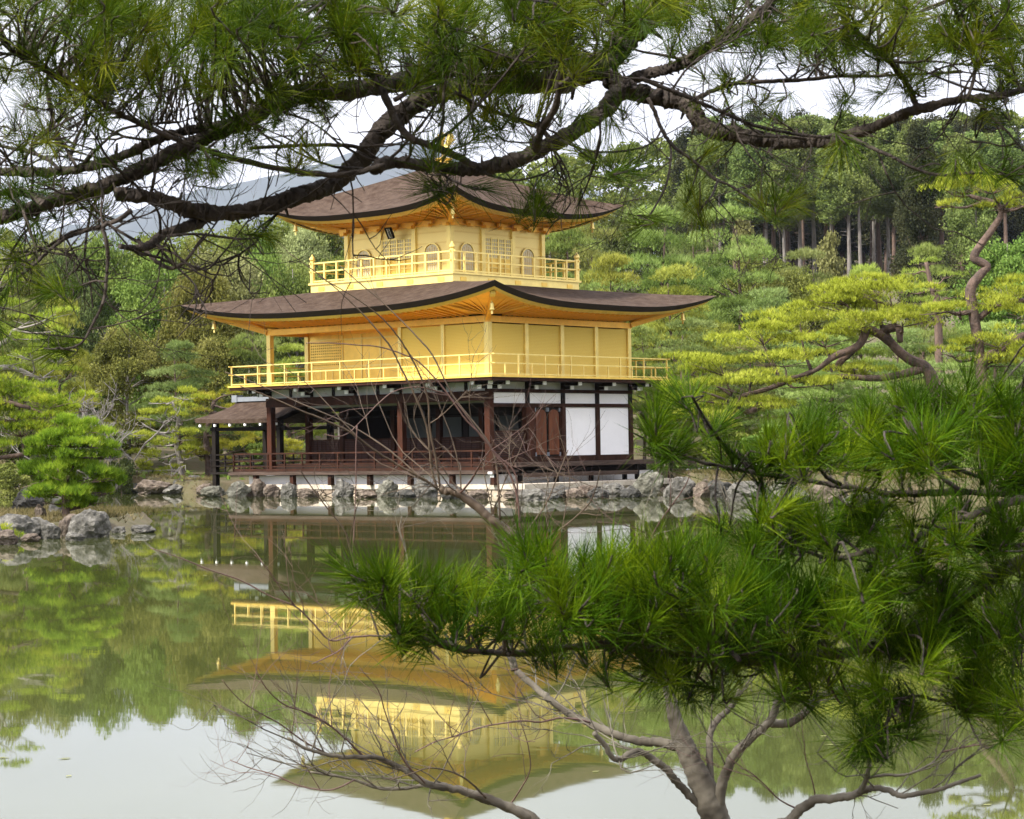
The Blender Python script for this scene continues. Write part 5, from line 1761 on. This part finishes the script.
def fore_pine(name, label, trunk, branches, ells, singles, leaf, D0, L, w, k, seed, up, spread=0.85, jit=0.5, dens=1.0):
    r = np.random.default_rng(seed)
    foot = trunk[0][:3]
    t_ = thing(name, label, "pine", foot)
    b_ = MB()
    sp = smooth_path(trunk, sub=8)
    b_.tube(sp[:, :3], sp[:, 3], 14, 0.07)
    b_.build("trunk", M['bark_pine'], t_, smooth=True)
    brs, allp, own = [], [], []
    for i, (pts, w0, w1, d0, d1) in enumerate(branches):
        n = len(pts)
        P = []
        for j, (x, y) in enumerate(pts):
            q = j / max(1, n - 1)
            d = d0 + (d1 - d0) * q + 0.10 * math.sin(3 * q + i)
            P.append(np.append(pt(x, y, d), (w0 + (w1 - w0) * q) * d / FPX * 0.335))
        s_ = smooth_path(P, sub=20 if w0 > 12 else 8)
        s_[:, :3] += r.normal(0, 1, (len(s_), 3)) * (s_[:, 3] * 0.10)[:, None]
        m_ = MB()
        m_.tube(s_[:, :3], s_[:, 3], 18 if w0 > 12 else 7, 0.0 if w0 > 12 else 0.05, True, 0.26 if w0 > 12 else 0.14)
        if w0 > 13:       # stubs and bark flakes on the thick limbs
            for j in r.choice(len(s_) - 1, max(2, len(s_) // 7), replace=False):
                dv = rand_unit(1, r)[0]
                m_.tube([s_[j, :3], s_[j, :3] + dv * s_[j, 3] * r.uniform(1.3, 2.2)], [s_[j, 3] * 0.35, s_[j, 3] * 0.12], 5)
        if seed == 21:    # fine bare side twigs
            for q in range(5 if w0 > 12 else 3):
                j = int(r.integers(len(s_) // 6, len(s_)))
                dv = unit(RT * r.normal(0, 0.8) + UP * r.normal(0.2, 0.7) + FW * r.normal(0, 0.4))
                grow_twigs(m_, s_[j, :3], dv, r.uniform(0.14, 0.30), min(s_[j, 3] * 0.6, 0.0042), 2, r, 0.02, 0.68)
        brs.append(m_)
        allp.append(s_)
        own += [i] * len(s_)
    ap = np.concatenate(allp)
    own = np.array(own)
    px = np.array([[(q[:3] - CAM) @ RT, (q[:3] - CAM) @ UP, (q[:3] - CAM) @ FW] for q in ap])
    P2 = np.stack([CX + FPX * px[:, 0] / px[:, 2], CY - FPX * px[:, 1] / px[:, 2], px[:, 2]], axis=1)
    spots = []
    for cx_, cy_, rx_, ry_, n in ells:
        for q in range(max(1, int(round(n * dens)))):
            a, rr = r.uniform(0, 6.283), math.sqrt(r.uniform(0, 1))
            spots.append((cx_ + rx_ * rr * math.cos(a), cy_ + ry_ * rr * math.sin(a), None))
    for s1 in singles: spots.append(s1 if len(s1) == 3 else (*s1, None))
    per = {}
    for x, y, dirn in spots:
        dist = np.hypot(P2[:, 0] - x, P2[:, 1] - y) + r.uniform(0, 1, len(P2)) ** 0.5 * 38 + np.where(dirn is None and 0, 0, 0)
        j = int(np.argmin(dist))
        far = dist[j]
        dd = P2[j, 2] + r.normal(0, jit) * min(1, far / 90 + 0.15)
        dd = min(max(dd, D0 - 1.0), D0 + 1.6)
        tp = pt(x, y, dd)
        a = ap[j]
        out = unit(tp - a[:3])
        if dirn is not None:
            ax = unit(RT * dirn[0] + UP * dirn[1] - FW * 0.15 + r.normal(0, 0.12, 3))
        else:
            ax = unit(out * 1.0 + np.array([0, 0, up]) + r.normal(0, 0.35, 3))
        mid = (a[:3] + tp) / 2 + r.normal(0, 0.02, 3)
        rr = min(a[3] * 0.6, 0.0022 + 0.0022 * min(1, far / 200))
        tw = smooth_path([a[:3], mid, tp - ax * 0.03, tp], sub=3)
        brs[own[j]].tube(tw, np.linspace(rr, 0.0016, len(tw)), 5, cap=False)
        per.setdefault(own[j], []).append((tp, ax))
    for i, m_ in enumerate(brs):
        o = m_.build("branch", M['bark_pine'], t_, smooth=True)
        if i in per:
            pos = np.array([q[0] for q in per[i]]); ax = np.array([q[1] for q in per[i]])
            v, f_ = needles(pos, ax, k, L, w, r, spread, 0.055)
            base = np.repeat(r.uniform(0.15, 0.75, len(pos)), k * 3)
            nr = np.repeat(r.normal(0, 0.16, len(pos) * k), 3)
            np_mesh("needles", v, f_, M[leaf], np.clip(base + nr, 0, 1), o)
    return t_


def ground_pt(x, d, dz=-0.1):
    p = pt(x, 500, d)
    p[2] = ground_z(p) + dz
    return p

B = []
def br(w0, w1, d0, d1, *pts): B.append((pts, w0, w1, d0, d1))
# big limbs
br(46, 34, 5.6, 5.3, (860, -190), (770, -95), (700, -30), (655, 8), (613, 58))
br(34, 20, 5.3, 5.0, (613, 58), (570, 80), (522, 82), (470, 86), (430, 96), (404, 112), (380, 133), (362, 157), (335, 182), (300, 196), (262, 207), (225, 213), (191, 210), (154, 198), (116, 194))
br(17, 9, 5.0, 4.8, (210, 214), (190, 226), (164, 234), (150, 245), (137, 248), (120, 246))
br(30, 20, 5.3, 5.0, (613, 66), (540, 58), (480, 60), (430, 75), (385, 85), (340, 91), (315, 90), (284, 99), (246, 120), (205, 138), (178, 150), (144, 168), (103, 187), (44, 204), (-10, 222), (-60, 240))
br(16, 13, 5.1, 5.2, (246, 117), (219, 126), (185, 131), (154, 141), (126, 155), (89, 167), (51, 172), (-10, 171), (-60, 176))
br(13, 10, 4.9, 4.8, (44, 206), (30, 194), (8, 192), (-30, 200))
br(26, 16, 5.2, 4.9, (630, 88), (615, 96), (597, 116), (567, 135), (537, 151), (508, 163), (480, 168), (456, 169), (411, 163), (385, 163), (374, 170))
br(9, 8, 4.8, 4.7, (385, 165), (356, 173), (335, 175), (308, 173), (274, 168), (233, 158), (191, 145), (150, 128), (116, 112), (79, 90), (44, 70), (10, 50))
br(7, 5, 4.9, 4.9, (378, 160), (356, 147), (325, 145), (290, 146), (250, 148))
br(12, 11, 4.7, 4.8, (320, -40), (337, 12), (352, 44), (369, 72), (385, 96), (398, 124), (412, 138), (432, 146), (455, 155), (475, 166))
br(9, 12, 4.8, 4.9, (553, -30), (556, 5), (561, 50), (560, 82), (555, 108), (541, 132), (536, 150))
br(6, 7, 4.8, 4.9, (455, 92), (480, 106), (508, 116), (530, 124), (545, 131))
br(7, 6, 4.5, 4.5, (665, -15), (645, 14), (626, 34), (605, 53), (585, 68), (560, 84))
br(8, 5, 4.5, 4.5, (395, 100), (420, 84), (440, 62), (455, 48))
# right-hand limbs
br(30, 9, 5.2, 5.0, (613, 80), (635, 92), (655, 97), (677, 100), (690, 108), (696, 118), (711, 130), (740, 135), (777, 142), (804, 142), (831, 140), (855, 134), (873, 127), (895, 118), (916, 110), (940, 104), (965, 99), (994, 97), (1024, 90), (1070, 78))
br(18, 15, 5.3, 5.4, (620, 86), (640, 76), (660, 71), (680, 65), (698, 54), (720, 40), (745, 25), (790, -20), (830, -110))
br(8, 4, 5.2, 5.3, (692, 100), (712, 91), (731, 84), (770, 81), (802, 80), (840, 76), (873, 76), (915, 74), (962, 72))
br(7, 5, 4.9, 4.9, (640, 78), (665, 88), (690, 98), (713, 108), (735, 118), (760, 127), (795, 134), (830, 138))
br(11, 9, 4.8, 4.9, (820, -40), (841, 10), (852, 28), (870, 46), (888, 60), (902, 76), (910, 90), (917, 110))
br(6, 6, 4.7, 4.9, (940, -20), (955, 10), (970, 34), (976, 52), (974, 78), (967, 100))
br(7, 3, 5.0, 4.9, (648, 98), (655, 112), (661, 128), (672, 145), (685, 155), (700, 166), (715, 179), (731, 186), (748, 197), (765, 204), (780, 206), (792, 203))
br(4, 2.5, 5.0, 4.9, (670, 143), (671, 158), (666, 185), (656, 205), (648, 217), (636, 226))
br(4, 3, 4.9, 4.8, (718, 180), (712, 195), (703, 206), (699, 212))
br(6, 4, 4.9, 4.7, (850, 136), (870, 147), (890, 156), (916, 169), (941, 175), (975, 173), (1015, 175))
# left hanging twigs
br(8, 3, 4.7, 4.5, (132, 210), (118, 220), (104, 226), (106, 240), (108, 258), (106, 282), (104, 300), (94, 322), (84, 340), (74, 347), (61, 349))
br(3.5, 2.5, 4.6, 4.5, (105, 282), (95, 281), (83, 285), (70, 290), (58, 290))
br(6, 5, 4.8, 4.7, (102, 226), (85, 231), (66, 238), (50, 250), (37, 262), (20, 276), (0, 289), (-30, 304))
br(5, 4, 4.9, 4.9, (104, 228), (88, 229), (72, 232), (55, 242), (37, 251), (15, 258), (-20, 262))
br(7, 4, 4.9, 4.9, (138, 240), (147, 252), (157, 262), (170, 268), (182, 264), (191, 254), (200, 241), (206, 233))
br(5, 3, 4.9, 4.8, (168, 236), (190, 234), (215, 236), (239, 239), (258, 238))
br(6, 5, 4.9, 5.0, (60, 170), (45, 158), (20, 150), (-20, 142))
br(5, 5, 4.9, 5.0, (76, 166), (66, 148), (55, 128), (50, 108), (45, 80))
br(5, 4, 4.9, 5.0, (70, 160), (76, 140), (84, 124), (98, 104), (108, 92))
br(5, 4, 5.0, 5.0, (40, 168), (22, 176), (0, 150), (-20, 145))
br(5, 4, 5.0, 5.0, (85, 163), (100, 146), (120, 130), (150, 124), (180, 122))
br(4, 3, 5.0, 5.0, (560, 140), (585, 150), (610, 152), (640, 148), (655, 140), (662, 128))
br(4, 2.5, 4.9, 4.9, (600, 118), (600, 140), (594, 165), (585, 190), (578, 205))
br(4, 3, 4.9, 4.8, (480, 172), (500, 178), (520, 180), (548, 172), (560, 160))
br(4, 3, 4.9, 4.8, (440, 172), (452, 180), (470, 188), (486, 190))

tr = [np.append(ground_pt(1240, 5.9), 0.17), np.append(pt(1225, 700, 5.9), 0.13), np.append(pt(1205, 400, 5.8), 0.115), np.append(pt(1170, 120, 5.7), 0.105),
      np.append(pt(1080, -120, 5.7), 0.09), np.append(pt(960, -215, 5.7), 0.075), np.append(pt(860, -190, 5.6), 0.06)]
B.append((((1165, 95), (1120, 80), (1070, 78)), 16, 10, 5.6, 5.0))
ells = [(60, 15, 100, 30, 44), (190, 12, 100, 28, 44), (300, 15, 80, 28, 34), (400, 18, 80, 30, 40), (490, 22, 80, 32, 42), (590, 12, 70, 22, 26), (690, 8, 60, 22, 20),
        (770, 14, 70, 30, 30), (860, 18, 70, 34, 30), (960, 18, 70, 34, 30), (1010, 40, 40, 40, 18),
        (50, 66, 70, 40, 26), (120, 60, 50, 30, 16), (190, 66, 60, 28, 22), (270, 58, 50, 26, 18), (400, 62, 80, 22, 26), (470, 70, 60, 20, 20), (530, 60, 60, 22, 22), (590, 50, 40, 20, 10),
        (330, 55, 40, 26, 12), (30, 125, 45, 30, 9), (8, 190, 24, 18, 4), (20, 232, 30, 16, 4), (196, 165, 28, 12, 4), (242, 138, 24, 14, 6), (90, 210, 40, 10, 3), (120, 160, 40, 14, 3),
        (800, 50, 60, 22, 14), (850, 58, 50, 20, 12), (930, 58, 50, 26, 16), (1000, 72, 30, 22, 8), (700, 40, 40, 20, 8), (905, 88, 30, 12, 4), (870, 100, 40, 12, 3),
        (500, 128, 50, 16, 8), (720, 70, 40, 12, 4), (560, 20, 100, 24, 20), (230, 30, 90, 24, 20), (990, 110, 40, 16, 3), (250, 105, 80, 26, 13), (300, 150, 50, 18, 5), (170, 165, 60, 16, 6), (60, 200, 60, 22, 7), (750, 108, 60, 12, 5), (560, 108, 70, 16, 6), (470, 112, 50, 16, 5), (110, 110, 60, 24, 10), (330, 100, 30, 18, 4)]
singles = [(425, 150, (-.2, .6)), (448, 152, (.3, .7)), (436, 148, (.1, .8)), (432, 190, (-.5, -.1)), (440, 196, (.2, -.3)), (428, 182, (-.7, .2)), (450, 190, (.1, .2)), (536, 208, (0, .9)), (540, 202, (-.4, .8)), (530, 205, (.5, .7)), (545, 206, (.2, -.6)), (536, 212, (-.7, .3)),
           (590, 152, (-.2, .5)), (578, 150, (-.6, .4)), (622, 168, (.3, .5)), (628, 172, (.7, .2)), (612, 170, (-.5, .4)), (640, 226, (-.8, -.1)), (650, 218, (.2, -.3)),
           (699, 214, (0, -1)), (697, 208, (-.2, .8)), (690, 190, (0, 1)), (775, 200, (-.2, .9)), (786, 204, (.6, .4)), (792, 204, (.9, -.2)), (760, 200, (-.3, .6)),
           (60, 349, (-1, .1)), (56, 350, (-.8, -.4)), (62, 346, (-.5, .6)), (58, 290, (-1, 0)), (55, 290, (-.7, .5)), (50, 292, (-.6, -.5)), (10, 282, (-.3, -.6)), (0, 300, (-.4, -.5)), (18, 258, (-.6, .3)), (0, 330, (.3, -.5)),
           (262, 236, (.8, -.1)), (268, 236, (.5, -.6)), (955, 172, (-.2, -.8)), (985, 173, (.2, -.7)), (1010, 174, (.5, -.4)), (930, 172, (-.5, -.3)), (1005, 168, (.2, .6)), (970, 165, (0, .8)),
           (838, 150, (-.3, -.5)), (848, 146, (.4, -.5)), (580, 204, (0, -.9)), (486, 190, (.8, -.3)), (706, 152, (.2, .5)), (612, 120, (.2, -.6))]
fore_pine("overhanging_pine", "dark overhanging pine whose rough thick limbs cross the top of the view", tr, B, ells, singles, 'needle_top', 5.0, 0.100, 0.0013, 66, 21, 0.45, 0.75, dens=1.25)

B = []
br(13, 4, 3.9, 3.7, (1230, 500), (1130, 496), (1024, 494), (959, 492), (895, 494), (860, 489), (827, 484), (795, 478), (764, 474), (730, 468), (696, 460), (662, 441), (640, 412))
br(6, 4, 3.8, 3.7, (764, 474), (741, 460), (728, 448), (715, 434), (702, 414), (692, 396))
br(7, 4, 3.8, 3.7, (840, 484), (828, 478), (818, 466), (808, 452), (801, 440))
br(9, 5, 3.9, 3.9, (1180, 470), (1080, 486), (1024, 488), (985, 479), (955, 468), (932, 460), (912, 452))
br(7, 5, 3.7, 3.6, (960, 490), (945, 480), (934, 466), (920, 440), (905, 420))
br(14, 6, 3.7, 3.8, (1210, 520), (1110, 506), (1024, 500), (977, 514), (932, 531), (902, 546), (865, 552), (835, 559), (805, 550), (786, 531))
br(7, 4, 3.8, 3.9, (1024, 545), (966, 545), (930, 528), (900, 526), (870, 532))
br(26, 14, 3.9, 3.8, (1220, 640), (1120, 540), (1060, 545), (1024, 561), (989, 580), (959, 600), (925, 622), (890, 640), (850, 652), (800, 658), (735, 661))
br(13, 5, 3.8, 3.7, (735, 661), (690, 655), (640, 650), (588, 646), (523, 653), (485, 652), (450, 648), (425, 638), (406, 626), (386, 610), (369, 593), (344, 567))
br(8, 4, 3.7, 3.7, (620, 649), (598, 640), (576, 627), (562, 612), (550, 590))
br(7, 4, 3.7, 3.7, (480, 652), (440, 640), (420, 610), (410, 590))
br(8, 5, 3.6, 3.6, (740, 661), (720, 640), (700, 620), (688, 600))
br(8, 5, 3.6, 3.6, (860, 650), (840, 630), (815, 610), (790, 590))
br(8, 5, 3.7, 3.7, (960, 602), (940, 580), (925, 560), (915, 540))
br(8, 4, 3.8, 3.8, (985, 584), (990, 605), (985, 628), (977, 650), (970, 689), (958, 698), (940, 701), (918, 696), (899, 700))
br(7, 4, 3.8, 3.8, (1030, 560), (1020, 610), (1015, 650), (1011, 689))
br(6, 4, 3.8, 3.8, (899, 702), (888, 720), (882, 738), (870, 748))
br(8, 5, 4.0, 4.1, (1100, 500), (1060, 460), (1020, 430), (985, 410), (960, 400))
br(7, 4, 4.1, 4.1, (985, 410), (950, 415), (910, 412), (870, 420), (840, 430))
tr = [np.append(ground_pt(1330, 4.2), 0.13), np.append(pt(1300, 900, 4.2), 0.10), np.append(pt(1240, 640, 4.1), 0.085), np.append(pt(1215, 500, 4.0), 0.07), np.append(pt(1190, 380, 4.0), 0.05), np.append(pt(1150, 300, 4.0), 0.03), np.append(pt(1110, 250, 4.0), 0.015), np.append(pt(1085, 215, 4.0), 0.005)]
ells = [(368, 586, 26, 18, 8), (420, 604, 40, 24, 14), (480, 612, 44, 28, 18), (545, 608, 44, 30, 20), (600, 598, 44, 34, 22), (660, 602, 48, 36, 26), (720, 600, 48, 42, 28), (780, 590, 48, 46, 28), (840, 600, 48, 46, 22),
        (900, 602, 56, 50, 32), (970, 590, 50, 56, 22), (1020, 560, 30, 60, 8), (640, 566, 60, 18, 12), (730, 548, 40, 22, 12), (560, 560, 30, 14, 6), (522, 560, 14, 14, 4), (450, 585, 20, 12, 3),
        (770, 528, 46, 22, 11), (830, 524, 46, 28, 16), (900, 530, 56, 30, 20), (990, 530, 46, 30, 16),
        (800, 448, 34, 20, 10), (850, 436, 46, 30, 18), (910, 428, 46, 36, 24), (970, 418, 46, 40, 26), (1015, 432, 36, 50, 22), (960, 455, 56, 24, 14), (870, 462, 40, 16, 10), (1010, 480, 30, 20, 8),
        (658, 424, 13, 22, 4), (690, 404, 13, 16, 3), (716, 434, 12, 14, 3), (740, 456, 14, 8, 3), (672, 446, 12, 8, 4), (770, 468, 20, 8, 3),
        (640, 646, 46, 16, 10), (720, 656, 46, 16, 10), (800, 655, 46, 18, 12), (880, 690, 28, 20, 7), (985, 690, 36, 34, 10), (940, 650, 46, 28, 14), (1000, 640, 30, 30, 10), (560, 646, 40, 10, 6), (420, 636, 30, 10, 5), (650, 672, 60, 16, 9), (715, 690, 40, 14, 6), (820, 688, 50, 18, 9), (900, 728, 40, 18, 6), (1000, 720, 30, 28, 7), (870, 745, 18, 10, 3), (1120, 300, 60, 50, 14), (1110, 420, 60, 50, 12), (1130, 520, 60, 50, 10)]
singles = [(872, 746, (-.9, -.1)), (868, 750, (-.6, -.6)), (875, 744, (-.3, .6)), (899, 702, (-.7, .1)), (905, 705, (.2, -.9)), (344, 568, (-.6, .6)), (350, 575, (-.9, .2)), (1011, 692, (0, -.9))]
fore_pine("waterside_pine", "bright green pine boughs with long upright needles spreading over the lower right", tr, B, ells, singles, 'needle_low', 3.8, 0.098, 0.0013, 70, 22, 0.75, 0.70, 0.35, 1.12)


# ------------------------------------------------------------------ bare trees and shoots on the near bank
def bare_tree(name, label, cat, foot, trunk, limbs, seed, tw=(0.35, 0.5), mt='bark_bare', d=6.3):
    r = np.random.default_rng(seed)
    t_ = thing(name, label, cat, foot)
    b_ = MB()
    P = [np.append(foot - np.array([0, 0, 0.15]), trunk[0][2] * d / FPX * 0.62)] + [np.append(pt(x, y, d), w_ * d / FPX * 0.43) for x, y, w_ in trunk]
    s_ = smooth_path(P, sub=14)
    b_.tube(s_[:, :3], s_[:, 3], 16, 0.0, True, 0.14)
    b_.build("trunk", M[mt], t_, smooth=True)
    for lb in limbs:
        kind, w0, w1, d0, d1, ntw, pts = lb
        n = len(pts)
        P = [np.append(pt(x, y, d0 + (d1 - d0) * j / (n - 1)), (w0 + (w1 - w0) * j / (n - 1)) * d0 / FPX * (0.40 if w0 > 7 else 0.24)) for j, (x, y) in enumerate(pts)]
        s_ = smooth_path(P, sub=6)
        s_[:, :3] += r.normal(0, 1, (len(s_), 3)) * (s_[:, 3] * 0.12)[:, None]
        m_ = MB()
        m_.tube(s_[:, :3], s_[:, 3], 10 if w0 > 8 else 5, 0.0, True, 0.13)
        for q in range(ntw):
            j = int(r.integers(len(s_) // 5, len(s_)))
            along = unit(s_[min(j + 1, len(s_) - 1), :3] - s_[max(j - 1, 0), :3])
            dv = unit(along * 0.6 + RT * r.normal(0, 0.6) + UP * r.uniform(-0.35, 0.9) + FW * r.normal(0, 0.4))
            grow_twigs(m_, s_[j, :3], dv, r.uniform(*tw), min(s_[j, 3] * 0.6, 0.0024), 2, r, 0.0)
        m_.build("shoot" if kind.startswith('shoot') else "branch", M[kind], t_, smooth=True)
    return t_

K = 'bark_bare'
bare_tree("bare_tree", "leafless tree with a smooth grey forked trunk at the bottom right below the pine boughs", "tree", ground_pt(735, 6.3, 0),
          [(722, 850, 34), (714, 815, 32), (703, 788, 30), (690, 757, 26), (679, 732, 20), (672, 705, 15), (666, 675, 10), (662, 640, 6)],
          [(K, 14, 7, 6.3, 6.1, 6, ((716, 815), (721, 790), (727, 770), (736, 752), (756, 734), (771, 719), (780, 697), (788, 690))),
           (K, 11, 7, 6.2, 6.0, 6, ((771, 723), (785, 724), (797, 719), (810, 708), (820, 697), (838, 690), (854, 687), (880, 684))),
           (K, 10, 7, 6.3, 6.4, 3, ((711, 790), (710, 765), (709, 740), (713, 725), (722, 715), (732, 706), (740, 690))),
           (K, 13, 8, 6.3, 6.5, 9, ((692, 760), (679, 747), (660, 742), (640, 741), (620, 736), (600, 728), (585, 721), (570, 714), (553, 702), (540, 692), (515, 670))),
           (K, 10, 11, 6.5, 6.6, 2, ((515, 670), (507, 640), (508, 605), (514, 570), (518, 545))),
           (K, 11, 6, 6.3, 6.1, 8, ((705, 808), (689, 795), (675, 780), (662, 766), (654, 760), (642, 752), (632, 753), (620, 759), (612, 757), (604, 744), (594, 733))),
           ('shoot', 5, 2.5, 6.4, 6.2, 7, ((590, 722), (575, 719), (559, 718), (541, 722), (523, 721), (505, 723), (486, 726), (470, 731), (452, 737), (435, 742), (415, 752))),
           ('shoot_dark', 14, 9, 6.6, 6.6, 8, ((519, 560), (519, 541), (506, 530), (490, 519), (478, 507), (459, 494), (448, 492), (440, 489))),
           ('shoot_dark', 6, 2.5, 6.6, 6.4, 1, ((442, 492), (427, 481), (400, 466), (376, 451), (350, 432), (325, 420), (300, 410), (270, 397), (240, 386))),
           ('shoot_dark', 4, 2, 6.6, 6.7, 1, ((436, 488), (418, 475), (395, 455), (370, 437), (340, 420), (300, 403), (255, 383), (225, 372))),
           ('shoot_dark', 6, 2, 6.6, 6.5, 1, ((437, 489), (432, 470), (430, 451), (428, 432), (423, 415), (411, 387), (400, 366), (392, 349), (378, 331), (363, 314), (340, 292), (313, 270), (290, 254))),
           ('shoot_dark', 5, 2, 6.6, 6.4, 1, ((440, 488), (436, 460), (430, 429), (428, 400), (420, 375), (408, 352), (396, 334), (382, 318), (363, 303), (341, 289), (318, 276))),
           ('shoot_dark', 5, 2, 6.6, 6.7, 2, ((500, 520), (498, 480), (494, 454), (484, 436), (471, 419), (452, 394), (433, 356), (418, 338), (402, 321), (380, 300), (357, 281), (340, 266))),
           ('shoot', 5, 2, 6.6, 6.5, 1, ((520, 545), (518, 500), (508, 470), (497, 457), (488, 444), (478, 432), (466, 420), (456, 406), (440, 384), (420, 363), (405, 355), (380, 347), (357, 345), (330, 343), (306, 343))),
           ('shoot', 4, 2, 6.6, 6.5, 1, ((516, 520), (516, 476), (497, 455), (478, 432), (462, 410), (448, 396), (440, 392), (417, 387), (395, 391), (380, 402), (368, 414), (357, 425))),
           ('shoot', 3, 2.5, 6.5, 6.5, 0, ((357, 425), (356, 450), (356, 480), (355, 505), (354, 530), (352, 556))),
           ('shoot', 2.5, 2, 6.5, 6.5, 0, ((357, 425), (350, 432), (341, 436), (332, 436), (324, 434))),
           ('shoot', 5, 2, 6.6, 6.3, 2, ((459, 494), (470, 482), (478, 468), (484, 458), (490, 450), (494, 440))),
           ('shoot_dark', 4, 2, 6.6, 6.6, 2, ((519, 542), (535, 520), (548, 500), (560, 470), (568, 450))),
           ('shoot_dark', 5, 2, 6.4, 6.2, 4, ((522, 560), (545, 540), (570, 522), (588, 505), (596, 488), (600, 470))),
           (K, 5, 3, 6.3, 6.2, 3, ((640, 700), (640, 600), (642, 560), (652, 539), (660, 532), (666, 526))),
           ('shoot', 4, 2, 6.3, 6.2, 3, ((648, 545), (658, 525), (672, 505), (684, 488), (690, 475))),
           ('shoot', 3, 2, 6.3, 6.2, 2, ((655, 538), (640, 530), (620, 524), (598, 522))),
           (K, 4, 2, 6.6, 6.6, 3, ((420, 640), (412, 600), (409, 575), (406, 550), (400, 530), (402, 516))),
           (K, 3, 2, 6.6, 6.6, 1, ((740, 600), (738, 560), (734, 525), (728, 500), (724, 486))),
           (K, 3, 2, 6.6, 6.6, 1, ((752, 590), (742, 545), (732, 515), (722, 490), (718, 478))),
           ], 61, (0.16, 0.34))
bare_tree("bare_shrub", "leafless shrub with thin dark branches reaching left over the gold reflection", "shrub", ground_pt(560, 6.4, 0),
          [(556, 846, 20), (540, 828, 15), (528, 815, 11), (515, 809, 8)],
          [(K, 12, 3, 6.4, 6.1, 14, ((532, 818), (510, 808), (486, 798), (460, 790), (440, 787), (425, 783), (408, 772), (390, 763), (378, 758), (364, 757), (345, 757), (325, 754), (305, 748), (288, 738))),
           (K, 8, 3, 6.4, 6.3, 12, ((525, 816), (500, 806), (482, 800), (468, 794), (456, 789), (440, 784), (420, 786), (400, 789), (377, 788), (355, 780), (335, 776), (310, 772))),
           ('shoot', 5, 2, 6.2, 6.0, 4, ((364, 757), (345, 738), (325, 722), (305, 712), (285, 705), (268, 690), (256, 672))),
           ('shoot', 4, 2, 6.2, 6.0, 4, ((330, 755), (305, 742), (280, 724), (262, 714), (240, 700), (222, 680))),
           ('shoot', 4, 2, 6.2, 6.0, 3, ((425, 783), (405, 762), (395, 740), (385, 712), (378, 690), (360, 668))),
           ('shoot_dark', 5, 2, 6.3, 6.1, 4, ((486, 798), (470, 782), (452, 772), (430, 768), (410, 774), (390, 780))),
           ('shoot', 4, 2, 6.2, 6.2, 3, ((355, 780), (330, 790), (300, 786), (275, 775), (250, 768), (230, 760))),
           ('shoot', 5, 2, 6.5, 6.3, 4, ((440, 660), (415, 640), (380, 636), (352, 637), (330, 640), (312, 622), (296, 607), (270, 596), (240, 580), (210, 570), (180, 558), (150, 548))),
           ('shoot', 3, 2, 6.4, 6.3, 2, ((296, 607), (282, 590), (268, 570), (255, 555))),
           ('shoot', 4, 2, 6.4, 6.3, 2, ((352, 637), (340, 650), (325, 658), (312, 664))),
           ('shoot_dark', 5, 2, 6.5, 6.4, 1, ((380, 640), (360, 580), (350, 548), (344, 530), (325, 505), (308, 482), (300, 470))),
           ('shoot_dark', 3, 2, 6.5, 6.4, 1, ((350, 548), (352, 530), (356, 510), (360, 500))),
           ('shoot', 4, 2, 6.4, 6.2, 3, ((508, 808), (520, 790), (530, 770), (528, 745), (520, 720)))], 62, (0.14, 0.30), d=6.4)
bare_tree("bare_shrub", "leafless shrub with branching grey stems at the bottom right corner over the bright water", "shrub", ground_pt(775, 6.1, 0),
          [(775, 850, 16), (788, 822, 12), (800, 810, 8)],
          [(K, 13, 4, 6.1, 5.9, 6, ((788, 822), (800, 810), (816, 800), (832, 799), (850, 796), (864, 791), (876, 788), (890, 791), (902, 796), (920, 793), (940, 789), (960, 782), (981, 775))),
           (K, 8, 5, 6.0, 5.9, 2, ((860, 793), (866, 780), (869, 765), (868, 754))),
           (K, 7, 3, 6.0, 5.8, 5, ((866, 778), (884, 775), (902, 775), (917, 771), (932, 763), (942, 752), (950, 738), (962, 724))),
           ('shoot', 4, 2, 5.9, 5.8, 4, ((942, 752), (960, 748), (976, 745), (992, 745), (1015, 738))),
           ('shoot', 4, 2, 6.1, 6.0, 3, ((800, 810), (780, 800), (765, 785), (750, 772), (740, 768))),
           ('shoot', 3, 2, 6.1, 6.0, 2, ((816, 800), (812, 780), (806, 760), (804, 740)))], 63, (0.14, 0.28), d=6.1)

# ------------------------------------------------------------------ hazy air
b_ = MB()
b_.box(-9600, 9600, -9600, 9600, -3.0, 1300.0)
hz, t, _ = new_mat('haze_air')
t.nodes.clear()
ho = t.nodes.new("ShaderNodeOutputMaterial")
hv = t.nodes.new("ShaderNodeVolumePrincipled")
hv.inputs['Color'].default_value = (0.66, 0.77, 1.0, 1)
hv.inputs['Density'].default_value = 0.00004
hv.inputs['Anisotropy'].default_value = 0.2
t.links.new(hv.outputs[0], ho.inputs['Volume'])
o = b_.build("haze", hz)
tag(o, "faint pale haze in the air between the garden and the mountain", "haze", kind="stuff")
